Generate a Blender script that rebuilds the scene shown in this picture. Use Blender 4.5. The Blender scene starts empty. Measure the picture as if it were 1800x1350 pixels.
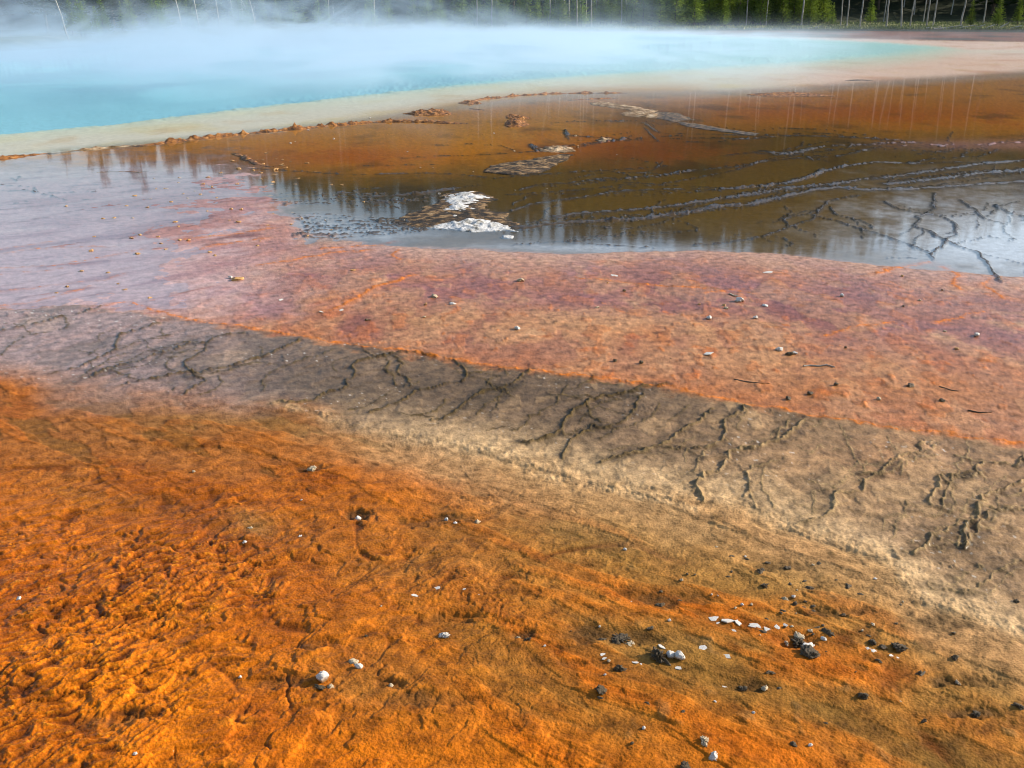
import bpy, math, random
import numpy as np
R = math.radians
rng = np.random.default_rng(11)
random.seed(11)
scene = bpy.context.scene
C = scene.collection

# ------------------------------------------------------------------ camera
PW, PH = 1800.0, 1350.0            # measuring frame
FOC = 1729.0                       # focal length in those units
HZ = 20.0                          # row of the horizon
CAMH = 2.2
PITCH = math.atan((PH / 2 - HZ) / FOC)
cam = bpy.data.cameras.new('camera')
cam.sensor_width = 36.0
cam.lens = 36.0 * FOC / PW
cam.clip_start = 0.05
cam.clip_end = 3000.0
cam_o = bpy.data.objects.new('camera', cam)
cam_o.location = (0, 0, CAMH)
cam_o.rotation_euler = (math.pi / 2 - PITCH, 0, 0)
C.objects.link(cam_o)
scene.camera = cam_o

# ------------------------------------------------------------------ sky, sun, exposure
SUN_EL = R(24.0)
SUN_AZ = R(76.0)                   # clockwise from the view direction: from the right, a little ahead
world = bpy.data.worlds.new('World')
scene.world = world
world.use_nodes = True
wn = world.node_tree.nodes
bg = wn['Background']
sky = wn.new('ShaderNodeTexSky')
sky.sky_type = 'NISHITA'
sky.sun_disc = False
sky.sun_elevation = SUN_EL
sky.sun_rotation = SUN_AZ
sky.altitude = 0
sky.air_density = 1.0
sky.dust_density = 1.0
sky.ozone_density = 1.2
world.node_tree.links.new(sky.outputs[0], bg.inputs[0])
bg.inputs[1].default_value = 0.14
sun = bpy.data.lights.new('sun', 'SUN')
sun.energy = 4.8
sun.angle = R(0.53)
sun.color = (1.0, 0.92, 0.79)
sun_o = bpy.data.objects.new('sun', sun)
sd = (math.cos(SUN_EL) * math.sin(SUN_AZ), math.cos(SUN_EL) * math.cos(SUN_AZ), math.sin(SUN_EL))
from mathutils import Vector, Matrix
sun_o.rotation_euler = Vector(sd).to_track_quat('Z', 'Y').to_euler()
sun_o.location = (40, 10, 30)
C.objects.link(sun_o)
vs = scene.view_settings
vs.view_transform = 'Standard'
vs.look = 'None'
vs.gamma = 1.0
vs.use_curve_mapping = False
vs.exposure = 0.54
scene.cycles.max_bounces = 8
scene.cycles.transparent_max_bounces = 12
scene.cycles.volume_bounces = 1
scene.cycles.volume_step_rate = 0.12
scene.cycles.volume_max_steps = 128
scene.cycles.filter_width = 1.05
scene.cycles.caustics_reflective = False
scene.cycles.caustics_refractive = False
scene.cycles.sample_clamp_indirect = 4.0

# ------------------------------------------------------------------ helpers: measuring, noise
CP, SP = math.cos(PITCH), math.sin(PITCH)
def at(px, py, z=0.0):
    a = (px - PW / 2) / FOC; b = (PH / 2 - py) / FOC
    d = (a, CP + b * SP, -SP + b * CP)
    t = (z - CAMH) / d[2]
    return (d[0] * t, d[1] * t, z)
def to_px(x, y):
    zc = y * CP + CAMH * SP
    yc = y * SP - CAMH * CP
    return PW / 2 + FOC * x / zc, PH / 2 - FOC * yc / zc
def px_size(px, py):
    """metres per frame unit across, at the ground point"""
    x, y, _ = at(px, py)
    return (y * CP + CAMH * SP) / FOC

_perm = rng.permutation(256).astype(np.int32)
_perm = np.concatenate([_perm, _perm, _perm])
_g = rng.uniform(0, 2 * np.pi, 256)
_gx, _gy = np.cos(_g).astype(np.float32), np.sin(_g).astype(np.float32)
def perlin(x, y):
    xf, yf = np.floor(x), np.floor(y)
    xi = xf.astype(np.int32) & 255; yi = yf.astype(np.int32) & 255
    fx = (x - xf).astype(np.float32); fy = (y - yf).astype(np.float32)
    u = fx * fx * fx * (fx * (fx * 6 - 15) + 10); v = fy * fy * fy * (fy * (fy * 6 - 15) + 10)
    def gr(ix, iy, dx, dy):
        h = _perm[_perm[ix] + iy]
        return _gx[h] * dx + _gy[h] * dy
    a = gr(xi, yi, fx, fy); b = gr(xi + 1, yi, fx - 1, fy)
    c = gr(xi, yi + 1, fx, fy - 1); d = gr(xi + 1, yi + 1, fx - 1, fy - 1)
    return (a + u * (b - a) + v * ((c + u * (d - c)) - (a + u * (b - a)))) * 1.5
def fbm(x, y, o=4, lac=2.03, g=0.5):
    s = 0; a = 1.0; n = 0
    for i in range(o):
        s = s + a * perlin(x + 17.3 * i, y + 9.1 * i); n += a
        x = x * lac; y = y * lac; a *= g
    return s / n
def ridged(x, y, o=3):
    s = 0; a = 1.0; n = 0
    for i in range(o):
        s = s + a * (1 - np.abs(perlin(x + 31.7 * i, y + 5.3 * i)) * 1.6); n += a
        x = x * 2.1; y = y * 2.1; a *= 0.5
    return s / n
def sst(a, b, x):
    t = np.clip((x - a) / (b - a), 0, 1)
    return t * t * (3 - 2 * t)
def srgb(r, g, b):
    f = lambda c: c / 12.92 if c <= 0.04045 else ((c + 0.055) / 1.055) ** 2.4
    return np.array([f(r / 255), f(g / 255), f(b / 255)], np.float32)

# ------------------------------------------------------------------ helpers: objects, materials
def tag(o, label=None, cat=None, group=None, kind=None):
    if label: o['label'] = label
    if cat: o['category'] = cat
    if group: o['group'] = group
    if kind: o['kind'] = kind
    return o
def mesh_np(name, v, f, smooth=True):
    me = bpy.data.meshes.new(name)
    v = np.asarray(v, np.float32); f = np.asarray(f, np.int32)
    k = f.shape[1]
    me.vertices.add(len(v)); me.vertices.foreach_set('co', v.ravel())
    me.loops.add(len(f) * k); me.loops.foreach_set('vertex_index', f.ravel())
    me.polygons.add(len(f))
    me.polygons.foreach_set('loop_start', np.arange(0, len(f) * k, k, dtype=np.int32))
    me.polygons.foreach_set('loop_total', np.full(len(f), k, np.int32))
    me.polygons.foreach_set('use_smooth', np.full(len(f), smooth, bool))
    me.update(calc_edges=True)
    return me
def link(name, me, mat=None, parent=None, loc=None):
    o = bpy.data.objects.new(name, me)
    if mat is not None and me is not None and not me.materials: me.materials.append(mat)
    if parent: o.parent = parent
    if loc: o.location = loc
    C.objects.link(o)
    return o
def new_mat(name):
    m = bpy.data.materials.new(name); m.use_nodes = True
    nt = m.node_tree
    return m, nt, nt.nodes['Principled BSDF'], nt.nodes['Material Output']
def nd(nt, t, **kw):
    n = nt.nodes.new(t)
    for k, v in kw.items():
        if isinstance(k, str) and k in n.inputs: n.inputs[k].default_value = v
        else: setattr(n, k, v)
    return n
def ramp(nt, fac, stops):
    r = nt.nodes.new('ShaderNodeValToRGB')
    e = r.color_ramp.elements
    while len(e) < len(stops): e.new(0.5)
    for k, (p, c) in enumerate(stops):
        e[k].position = p; e[k].color = (*c, 1) if len(c) == 3 else c
    nt.links.new(fac, r.inputs[0])
    return r
def noisy_mat(name, stops, scale=8.0, rough=0.8, bump=0.3, bscale=None, detail=6, dist=0.01, spec=0.3, coat=0.0):
    m, nt, b, out = new_mat(name)
    tc = nt.nodes.new('ShaderNodeTexCoord')
    oi = nt.nodes.new('ShaderNodeObjectInfo')
    ad = nd(nt, 'ShaderNodeVectorMath', operation='ADD')
    sc = nd(nt, 'ShaderNodeVectorMath', operation='SCALE'); sc.inputs[3].default_value = 37.0
    cb = nt.nodes.new('ShaderNodeCombineXYZ')
    nt.links.new(oi.outputs['Random'], cb.inputs[0]); nt.links.new(oi.outputs['Random'], cb.inputs[2])
    nt.links.new(cb.outputs[0], sc.inputs[0])
    nt.links.new(tc.outputs['Object'], ad.inputs[0]); nt.links.new(sc.outputs[0], ad.inputs[1])
    n = nd(nt, 'ShaderNodeTexNoise', Scale=scale, Detail=detail, Roughness=0.65)
    nt.links.new(ad.outputs[0], n.inputs['Vector'])
    r = ramp(nt, n.outputs[0], stops)
    nt.links.new(r.outputs[0], b.inputs['Base Color'])
    b.inputs['Roughness'].default_value = rough
    b.inputs['Specular IOR Level'].default_value = spec
    b.inputs['Coat Weight'].default_value = coat
    n2 = nd(nt, 'ShaderNodeTexNoise', Scale=bscale or scale * 4, Detail=5, Roughness=0.7)
    nt.links.new(ad.outputs[0], n2.inputs['Vector'])
    bp = nd(nt, 'ShaderNodeBump', Strength=bump, Distance=dist)
    nt.links.new(n2.outputs[0], bp.inputs['Height']); nt.links.new(bp.outputs[0], b.inputs['Normal'])
    return m

# ------------------------------------------------------------------ the ground: survey lines in frame units
def interp_line(pts):
    p = np.array(pts, float)
    return lambda x: np.interp(x, p[:, 0], p[:, 1])
POOL_NEAR = interp_line([(-900, 286), (-300, 268), (0, 246), (200, 229), (400, 205), (600, 184), (800, 164), (1000, 149), (1200, 137), (1400, 125), (1550, 112), (1640, 100), (1700, 88), (2600, 80)])
POOL_FAR = interp_line([(-900, 104), (0, 90), (150, 81), (320, 69), (450, 62), (700, 58), (1000, 58), (1200, 62), (1400, 69), (1560, 76), (1650, 82), (1710, 88), (2600, 92)])
CREAM = interp_line([(-900, 330), (-300, 305), (0, 280), (90, 268), (270, 252), (450, 233), (600, 218), (700, 205), (800, 190), (900, 178), (1000, 168), (1120, 166), (1250, 164), (1400, 158), (1550, 146), (1700, 137), (1800, 130), (2600, 100)])
CREAM_FAR = interp_line([(-900, 102), (0, 88), (150, 79), (320, 67), (450, 59), (700, 55), (1000, 54), (1200, 59), (1400, 65), (1560, 69), (1700, 72), (1800, 73), (2600, 74)])
BAND_TOP = interp_line([(-900, 470), (0, 542), (160, 546), (300, 563), (450, 584), (600, 609), (800, 640), (1000, 664), (1180, 690), (1350, 722), (1480, 742), (1650, 768), (1800, 792), (2600, 900)])
BAND_BOT = interp_line([(-900, 560), (0, 655), (150, 690), (300, 704), (500, 716), (640, 752), (800, 790), (950, 815), (1100, 858), (1300, 890), (1450, 946), (1560, 990), (1625, 1060), (1710, 1085), (1800, 1125), (2600, 1500)])
POND_NEAR = interp_line([(-900, 300), (430, 285), (480, 345), (540, 410), (640, 428), (760, 436), (900, 441), (1000, 446), (1100, 440), (1250, 437), (1400, 448), (1520, 462), (1640, 475), (1800, 486), (2600, 540)])

ORANGE = srgb(212, 118, 18); ORANGE2 = srgb(180, 88, 12); RUST = srgb(140, 62, 14)
OLIVE = srgb(150, 104, 48); TAN = srgb(196, 158, 106); GREYB = srgb(118, 94, 68); DARKO = srgb(52, 42, 24)
MAUVE = srgb(168, 118, 112); SALMON = srgb(206, 128, 84); CREAMC = srgb(214, 200, 168); WHITE = srgb(230, 226, 216)
BRN = srgb(150, 80, 16); BLACK = srgb(34, 28, 20)

# ridges: (points, width m, height m, kind)
def P(s): return [tuple(float(t) for t in q.split(',')) for q in s.split()]
BAND_RIDGES = [
 ("0,582 51,574 89,564 128,556 163,545 183,537", 1.0), ("-160,612 0,582", 1.0),
 ("0,628 17,613 27,603 39,595 47,592 80,586 117,580 122,570 112,562", .6),
 ("288,570 268,574 241,582 210,591 204,605 204,617 179,630 148,644 117,654 93,659", .9),
 ("204,617 241,605 272,595 296,591", .5),
 ("432,586 408,591 381,595 366,605 334,605 307,617 272,624 241,638 202,648 163,663", 1.0),
 ("366,605 362,617 342,628 325,638 331,652 346,661 362,671 350,681 327,693", .8),
 ("529,599 498,613 467,628 439,636 412,644 385,650 350,656 311,659 268,667 233,675 210,681", 1.15),
 ("587,615 560,628 525,636 475,656 463,671 463,687", .5),
 ("700,623 669,628 638,634 618,646 626,658 607,669 611,681 580,691 556,706 517,710 482,712", 1.0),
 ("633,618 650,624 667,630 690,628 710,643 698,657 713,667 725,680", .8),
 ("700,622 740,622 767,628 797,633 812,647 820,660 813,672 767,680 733,688 713,702 690,715 650,727", .95),
 ("820,660 850,655 880,650", .5),
 ("937,650 913,667 900,677 873,683 840,695 817,710 803,727 780,737 757,743", 1.0),
 ("910,680 887,690 870,687", .7), ("887,650 893,662 867,663 857,677", .5),
 ("997,680 983,700 980,713 950,727 930,733 923,747 897,760", .55),
 ("1173,678 1133,682 1100,692 1060,698 1033,708 1007,727 990,747 980,763 963,773 923,780", 1.3),
 ("1130,690 1123,707 1113,730 1093,743 1067,753 1043,753 1020,767 1000,780 993,810", .85),
 ("1047,663 1030,675 1013,687 993,687", .5), ("1040,668 1060,676 1090,678", .4),
 ("1317,717 1290,733 1272,747 1277,767 1260,780 1220,790 1190,792 1163,787", 1.0),
 ("1253,723 1233,733 1213,750 1200,762 1167,778 1133,797 1100,803 1060,813", 1.15),
 ("1413,740 1403,757 1380,767 1363,777 1343,787 1310,790 1287,797 1273,813 1263,833 1237,837 1225,860 1235,890", 1.35),
 ("1445,740 1413,740", .7), ("1390,745 1372,757 1362,775", .7),
 ("1377,810 1347,817 1320,820 1310,833 1313,847 1320,870 1330,900", .75),
 ("1440,783 1432,792 1420,800", .4), ("1480,750 1490,777 1507,813 1520,830", .4),
 ("1630,778 1613,793 1587,803 1557,817 1553,833 1513,837", .8),
 ("1561,816 1549,833 1504,867 1471,871 1467,894 1434,914 1400,930", .8),
 ("1800,808 1780,817 1747,815 1723,820 1717,833 1683,837 1655,842 1638,861 1636,890", 1.05),
 ("1900,800 1800,812", 1.0), ("1700,770 1703,790 1690,812 1683,835", .5), ("1655,842 1672,860 1678,890 1665,910", .5),
 ("1850,838 1800,845 1765,861 1724,886 1712,918 1695,934 1699,971", 1.1),
 ("1680,925 1650,939 1626,959 1602,971", .9), ("1850,890 1789,896 1748,898 1728,914 1712,939 1700,965", .8),
 ("1800,985 1769,1000 1740,1012 1707,1038 1659,1040", .7), ("1560,770 1575,795 1590,802", .35),
 ("1480,868 1440,850 1400,846", .3), ("1590,880 1588,905 1578,930 1560,950", .4),
]
LIGHT_RIDGE = [
 ("480,714 540,722 600,742 650,757 700,762 750,777 800,782 850,790 900,800 920,812 950,830 1000,845 1060,855 1120,862 1180,876 1240,880 1300,884 1365,922 1434,943 1492,957 1544,975 1585,1004 1606,1035 1622,1061 1660,1060 1707,1073 1756,1097 1800,1114 1900,1160", 1.4),
 ("950,830 1010,858 1080,866 1150,882 1220,900", .8), ("1585,1004 1600,1000 1630,990", .8),
]
ORANGE_RIDGE = [
 ("183,537 226,529 272,545 331,564 447,578 564,599 640,610 700,617 800,633 900,648 1000,660 1100,673 1180,684 1260,700 1340,714 1420,730 1500,742 1600,756 1700,770 1800,782 1900,800", 0.45),
 ("700,496 680,500 661,507 645,516 630,527 603,538 583,546", .9), ("728,485 715,490 700,496", .6),
 ("451,468 506,461 545,453 600,445 650,441", .7), ("323,422 389,414 440,408 480,402", .6),
 ("338,441 373,433 430,425 470,420", .6), ("564,439 622,435 669,429 696,424", .6),
 ("1633,459 1598,465 1567,473 1540,484", .9), ("1656,467 1683,482 1676,502 1690,512", .8), ("1738,490 1725,502 1750,516 1763,528", .7),
 ("0,437 39,431 97,422", .35), ("-80,455 0,445 58,437 156,433 200,433", .35), ("-90,478 0,470 78,466 128,461 163,455 249,437", .4),
 ("0,480 62,476 110,470", .3), ("-80,525 0,511 51,505 117,498 187,490 218,480", .4), ("-80,555 0,538 51,531 86,523 128,513 156,503", .45),
 ("700,440 690,450 705,458", .5), ("1010,490 1100,500 1180,507 1240,512", .4), ("1450,595 1490,583 1530,575 1570,570", .5),
 ("1240,520 1290,512 1330,520", .4), ("1640,572 1690,560 1730,552", .5),
]
POND_RIDGES = [  # (points, width factor, height factor)
 ("905,400 933,398 983,392 1033,388 1100,386 1150,381 1201,373 1256,362 1318,358 1372,346 1431,333 1469,328 1528,333 1606,331 1683,326 1800,318 1950,308", 2.2, 1.6),
 ("977,380 1027,373 1083,370 1178,362 1228,354 1294,344 1353,334 1411,327 1469,322 1508,315 1567,310 1644,299 1722,288 1800,281 1950,270", 2.0, 1.2),
 ("1560,322 1640,314 1720,304 1800,298 1950,290", 2.6, 1.0),
 ("900,370 933,358 967,353 1017,347 1067,337 1100,334 1178,331 1256,332 1333,327 1392,319 1434,307 1450,299 1489,290 1540,284 1606,286 1683,284 1750,286", 1.2, .8),
 ("913,333 950,323 1000,320 1050,313 1100,311 1158,307 1217,299 1294,292 1349,282 1411,276 1469,274 1508,266 1547,257 1606,255 1664,254", .9, .7),
 ("1275,272 1333,266 1372,268 1419,261 1450,255 1528,253 1606,249 1664,253 1722,255 1761,251 1800,249 1950,244", .9, .7),
 ("1050,212 1133,216 1158,233 1256,235 1318,237 1372,237 1450,239 1528,242 1606,249", .9, .7),
 ("1757,261 1722,274 1644,278 1600,284", .7, .7), ("1740,259 1700,266 1690,275", .6, .6), ("1700,256 1665,262 1640,268", .6, .6),
 ("1340,264 1372,270 1400,268 1425,260", 1.8, .6),
 ("1508,342 1458,352 1442,366 1431,381 1392,397 1349,412 1322,418 1267,428 1220,430", .75, .9),
 ("1427,369 1396,375 1380,383 1386,395", .5, .7),
 ("1438,379 1473,387 1508,399 1547,410 1582,422 1633,441 1641,455", .6, .9),
 ("1458,362 1473,377 1512,385 1536,397 1512,400", .5, .8), ("1349,412 1382,418 1395,428 1378,432", .4, .6),
 ("1644,338 1641,366 1617,381 1609,397 1633,404 1656,418 1683,430 1722,443 1734,459 1746,478 1761,498", .8, 1.0),
 ("1555,352 1578,366 1617,373 1660,381 1683,393 1680,412 1664,420 1660,432 1633,447", .6, .9),
 ("1687,350 1715,367 1730,383 1761,391 1800,393 1900,398", .65, .9), ("1750,358 1777,373 1800,377 1900,385", .55, .8), ("1740,375 1758,362 1790,352", .6, .8),
 ("1720,443 1760,452 1800,462 1880,470", .35, .6), ("1380,360 1390,372 1372,385", .3, .6), ("1641,455 1612,451 1560,452", .35, .5),
 ("440,295 520,300 600,305 667,305 743,303 800,305 853,310", .7, .8), ("707,277 767,273 833,272 900,268 950,265", .6, .7),
 ("482,346 525,342 583,344 661,344 740,340 800,330", .8, .7), ("500,360 560,356 640,357 730,352", .7, .6),
 ("517,381 564,385 622,389 700,391 760,396", .6, .8), ("537,396 603,398 700,396 750,400", .6, .8), ("517,412 583,414 661,408 740,406", .6, .8),
 ("540,405 600,404 680,402", .4, .6), ("933,253 947,260 1000,255 1047,250 1080,247 1130,244", .7, .8), ("993,228 1000,237 1047,240 1100,243", .6, .7),
 ("967,215 1050,212 1133,212 1200,216", .5, .6), ("870,312 950,305 1040,300 1110,296 1180,290", .7, .6), ("880,342 960,337 1040,330 1120,322", .6, .5),
 ("640,290 720,288 800,287", .4, .5), ("1000,417 1080,414 1160,408 1220,404", .5, .4), ("900,430 980,424 1060,430 1140,434", .6, .4),
 ("0,334 54,334 74,338 128,337 171,336", .5, .8), ("-60,330 0,325 39,326 62,328 62,336 93,344 121,350 156,350", .45, .7), ("19,311 31,317 35,309", .4, .7), ("0,360 30,356 55,352", .25, .4),
 ("760,255 830,252 880,255 900,262", .35, .5),
]

def branches(lines, n, seed, step, turn, squash, fmul):
    rd = random.Random(seed); new = []
    segs = [(P(l[0]), l[1]) for l in lines]
    for _ in range(n):
        pts, f = rd.choice(segs)
        i = rd.randrange(len(pts) - 1); t = rd.random()
        x = pts[i][0] + t * (pts[i + 1][0] - pts[i][0]); y = pts[i][1] + t * (pts[i + 1][1] - pts[i][1])
        a = math.atan2((pts[i + 1][1] - pts[i][1]) / squash, pts[i + 1][0] - pts[i][0]) + rd.choice([-1, 1]) * rd.uniform(*turn)
        q = [(x, y)]
        for k in range(rd.randint(2, 6)):
            a += rd.uniform(-.6, .6)
            x += math.cos(a) * step * rd.uniform(.6, 1.3); y += math.sin(a) * step * squash * rd.uniform(.6, 1.3)
            q.append((x, y))
        new.append((' '.join('%.1f,%.1f' % w for w in q), f * fmul * rd.uniform(.5, 1.1)))
    return new
BAND_RIDGES += [b_ for b_ in branches(BAND_RIDGES, 80, 3, 15, (.5, 1.5), .55, .5)
                if all(BAND_TOP(float(q.split(',')[0])) + 3 < float(q.split(',')[1]) < BAND_BOT(float(q.split(',')[0])) - 2 for q in b_[0].split())]
def shifted(lines, seed):
    rd = random.Random(seed); out_ = []
    for s_, f_ in lines:
        pts = P(s_)
        if f_ < .7 or len(pts) < 5: continue
        for _ in range(2):
            dx = rd.choice([-1, 1]) * rd.uniform(16, 42); i0 = rd.randrange(0, len(pts) - 3); seg = pts[i0:i0 + rd.randint(3, 7)]
            out_.append((' '.join('%.1f,%.1f' % (x + dx + rd.uniform(-5, 5), y + dx * .14 + rd.uniform(-3, 3)) for x, y in seg), rd.uniform(.3, .6)))
    return out_
BAND_RIDGES += [b_ for b_ in shifted(BAND_RIDGES[:41], 21) if all(BAND_TOP(float(q.split(',')[0])) + 4 < float(q.split(',')[1]) < BAND_BOT(float(q.split(',')[0])) - 4 for q in b_[0].split())]
_pl = [(l[0], l[1]) for l in POND_RIDGES]
def offset_lines(lines, n, seed, amp):
    rd = random.Random(seed); out_ = []
    for l in lines:
        for _ in range(n):
            pts = P(l[0]); i0 = rd.randrange(0, max(1, len(pts) - 4)); seg = pts[i0:i0 + rd.randint(4, 8)]
            o = rd.uniform(-amp, amp); out_.append((' '.join('%.1f,%.1f' % (x, y + o * math.sin(0.9 * k + 0.4) + o * .5 + rd.uniform(-1, 1)) for k, (x, y) in enumerate(seg)), rd.uniform(.25, .6), .7))
    return out_
POND_RIDGES += offset_lines(POND_RIDGES[:7], 6, 8, 11) + offset_lines(POND_RIDGES[26:34], 3, 9, 8)
POND_RIDGES += [(a_, min(.35, f_), .55) for a_, f_ in branches(_pl[:22], 44, 12, 22, (.25, 1.2), .35, .5)]
POND_RIDGES += [(a_, min(.4, f_), .6) for a_, f_ in branches(_pl[26:40], 34, 14, 24, (.1, .5), .2, .5)]

# ------------------------------------------------------------------ the ground: grid
NA, ND = 1060, 850
az = np.concatenate([np.linspace(-75, -47, 20)[:-1], np.linspace(-47, -33, 90)[:-1], np.linspace(-33, 33, NA), np.linspace(33, 47, 90)[1:], np.linspace(47, 75, 20)[1:]])
dep = np.concatenate([np.linspace(72, 46, 30)[:-1], np.linspace(46, 0.95, ND)])
rr = CAMH / np.tan(np.radians(dep))
AZ, RR = np.meshgrid(np.radians(az), rr)
X = (RR * np.sin(AZ)).ravel(); Y = (RR * np.cos(AZ)).ravel()
NV = X.size
zc = Y * CP + CAMH * SP
ok = zc > 0.3
zcs = np.where(ok, zc, 0.3)
PX = np.clip(PW / 2 + FOC * X / zcs, -4000, 6000); PY = PH / 2 - FOC * (Y * SP - CAMH * CP) / zcs
X = X.astype(np.float32); Y = Y.astype(np.float32)

w1 = fbm(X * 0.55, Y * 0.55, 3); w2 = fbm(X * 0.55 + 40, Y * 0.55 + 7, 3)
n_big = fbm(X * 0.25 + 3, Y * 0.25, 3)
n_m = fbm(X * 1.3 + 11, Y * 1.3, 4)
n_s = fbm(X * 5 + 5, Y * 5, 4)
n_t = fbm(X * 17 + 2, Y * 17 + 8, 3)
n_u = fbm(X * 45 + 2, Y * 45 + 8, 2)
jit = n_m * 0.6 + n_s * 0.4
col = np.zeros((NV, 3), np.float32)
wet = np.zeros(NV, np.float32)          # film gloss
rough = np.full(NV, 0.6, np.float32)    # fine bump amount
z = np.zeros(NV, np.float32)

def mix(c, m):
    global col
    m = np.clip(m, 0, 1)[:, None]
    col = col * (1 - m) + np.asarray(c, np.float32) * m
def blob(px, py, rx, ry, e=1.0):
    d = ((PX - px + jit * rx * e) / rx) ** 2 + ((PY - py + jit * ry * e) / ry) ** 2
    return np.exp(-d)

# signed positions, in frame units (positive: nearer than the line)
jj = 1 + 0 * jit
d_band_top = PY - BAND_TOP(PX) + jit * 12 + n_t * 5
d_band_bot = PY - BAND_BOT(PX) + jit * 22
d_pond = PY - POND_NEAR(PX) + jit * 9
d_cream = PY - CREAM(PX) + jit * 4
d_pool = PY - POOL_NEAR(PX) + jit * 5
d_pfar = PY - POOL_FAR(PX) + jit * 2
d_cfar = PY - CREAM_FAR(PX) + jit * 1.5

# --- foreground mat (start)
mix(srgb(194, 108, 20), np.ones(NV))
mix(srgb(222, 122, 10), blob(120, 1280, 520, 240) * 0.9)
mix(srgb(212, 114, 12), blob(650, 1380, 520, 130) * 0.8)
mix(srgb(186, 98, 22), blob(250, 1000, 420, 130) * 0.6)
mix(srgb(162, 102, 56), blob(220, 790, 620, 85) * 0.9)
mix(srgb(158, 98, 58), blob(0, 720, 320, 60) * 0.9)
mix(srgb(146, 106, 70), blob(420, 745, 300, 36) * 0.85)
mix(srgb(176, 100, 30), blob(640, 960, 330, 90) * 0.5)
mix(srgb(146, 106, 54), blob(1250, 1180, 440, 140) * 0.85)
mix(srgb(166, 124, 70), blob(1350, 1010, 420, 100) * 0.95)
mix(srgb(158, 118, 66), blob(1700, 1220, 290, 180) * 0.95)
mix(srgb(158, 118, 68), blob(1130, 940, 300, 62) * 0.85)
mix(srgb(190, 104, 22), blob(1250, 1075, 220, 22) * 0.6)
mix(srgb(190, 102, 20), blob(1480, 1190, 200, 30) * 0.7)
mix(srgb(190, 106, 22), blob(1600, 1300, 240, 40) * 0.7)
mix(srgb(196, 104, 20), blob(1400, 960, 130, 22) * 0.6)
mix(srgb(148, 108, 60), blob(640, 1215, 110, 55) * 0.55)
mix(srgb(150, 112, 64), blob(1140, 1145, 130, 42) * 0.8)
mix(srgb(156, 110, 62), blob(760, 1000, 200, 30) * 0.5)
mix(srgb(150, 120, 80), blob(430, 930, 60, 26) * 0.7)
fgm = sst(0.05, 0.5, n_m + 0.3 * n_s)
mix(srgb(160, 76, 10), fgm * 0.55 * sst(700, 1000, PY) * sst(1500, 300, PX))
mix(srgb(228, 140, 34), sst(0.12, 0.5, n_s) * 0.4 * sst(900, 1200, PY) * sst(1400, 200, PX))
mix(srgb(120, 86, 44), sst(0.15, 0.55, fbm(X * 2.2 + 9, Y * 2.2, 4)) * 0.55 * sst(500, 1500, PX))
mix(srgb(190, 108, 26), sst(0.15, 0.5, fbm(X * 1.7 + 29, Y * 1.7, 4)) * 0.35 * sst(700, 1300, PX))
f2 = np.array(at(1600, 1290)[:2]) - np.array(at(1100, 1080)[:2]); f2 = f2 / np.linalg.norm(f2)
a2 = X * f2[0] + Y * f2[1]; p2 = -X * f2[1] + Y * f2[0]
stk = fbm(a2 * 0.8 + 0.4 * w1, p2 * 3.2 + 0.5 * w2, 5)
mix(srgb(200, 102, 12), sst(0.04, 0.4, stk) * 0.65 * sst(400, 900, PX))
mix(srgb(134, 98, 50), sst(0.05, 0.4, -stk) * 0.6 * sst(500, 1000, PX))
mix(srgb(150, 74, 8), sst(0.0, 0.4, fbm(a2 * 0.9 + 20, p2 * 2.0 + 3, 4)) * 0.6 * sst(1300, 700, PX))
flow = ridged(X * 2.4 + 0.9 * w1, Y * 1.5 + 0.9 * w2, 3)
mott = fbm(X * 60, Y * 60, 2)

# relief of the foreground
fg = sst(0, 60, d_band_bot)
wx = X + 0.05 * fbm(X * 6, Y * 6, 2); wy = Y + 0.05 * fbm(X * 6 + 50, Y * 6, 2)
fl = np.array(at(300, 900)[:2]) - np.array(at(0, 1000)[:2]); fl = fl / np.linalg.norm(fl)
fa = wx * fl[0] + wy * fl[1]; fp = -wx * fl[1] + wy * fl[0]
rip = ridged(fa * 6 + 1.6 * w1, fp * 12 + 1.6 * w2, 3)
rip2 = ridged(fa * 12 + 0.9 * w2 + 0.7 * n_s, fp * 30 + 1.2 * w1 + 1.0 * n_s, 2)
rip3 = ridged(fa * 34 + 2 * n_s, fp * 62 + 9, 2)
ph1 = 2 * np.pi * (X * 34 + Y * 30) + 9 * fbm(X * 2.4, Y * 2.4, 2) * 3; ph2 = 2 * np.pi * (X * 40 - Y * 22) + 27 * fbm(X * 2.0 + 9, Y * 2.0, 2)
pm = sst(-0.1, 0.15, fbm(X * 1.6 + 4, Y * 1.6 + 2, 2))
train = np.sin(ph1) * pm + np.sin(ph2) * (1 - pm)
wr_p = 0.22 + 0.95 * sst(-0.2, 0.35, fbm(X * 1.0 + 51, Y * 1.0 + 3, 3) + 0.25 * n_s)
leftness = sst(1350, 250, PX) * sst(760, 1000, PY)
z_fg = 0.004 + 0.016 * sst(0, 130, d_band_bot) + 0.018 * n_big * sst(-10, 120, d_band_bot) + 0.013 * n_m + 0.0045 * n_s + 0.0022 * n_t + (0.0055 * (rip - 0.6) + 0.0085 * (rip2 - 0.6) + 0.0036 * (rip3 - 0.6)) * wr_p * (0.34 + 0.75 * leftness) + 0.0004 * train * leftness * sst(-0.3, 0.4, n_s + 0.5 * n_m) + 0.0007 * n_u
mix(srgb(246, 158, 40), sst(0.80, 0.98, rip2) * 0.6 * wr_p * fg * (0.12 + 0.88 * leftness))  # caustic-like amber highlights painted along the crests of both ripple scales
mix(srgb(250, 186, 70), sst(0.86, 0.98, rip3) * 0.25 * wr_p * fg * (0.1 + 0.9 * leftness))
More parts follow.
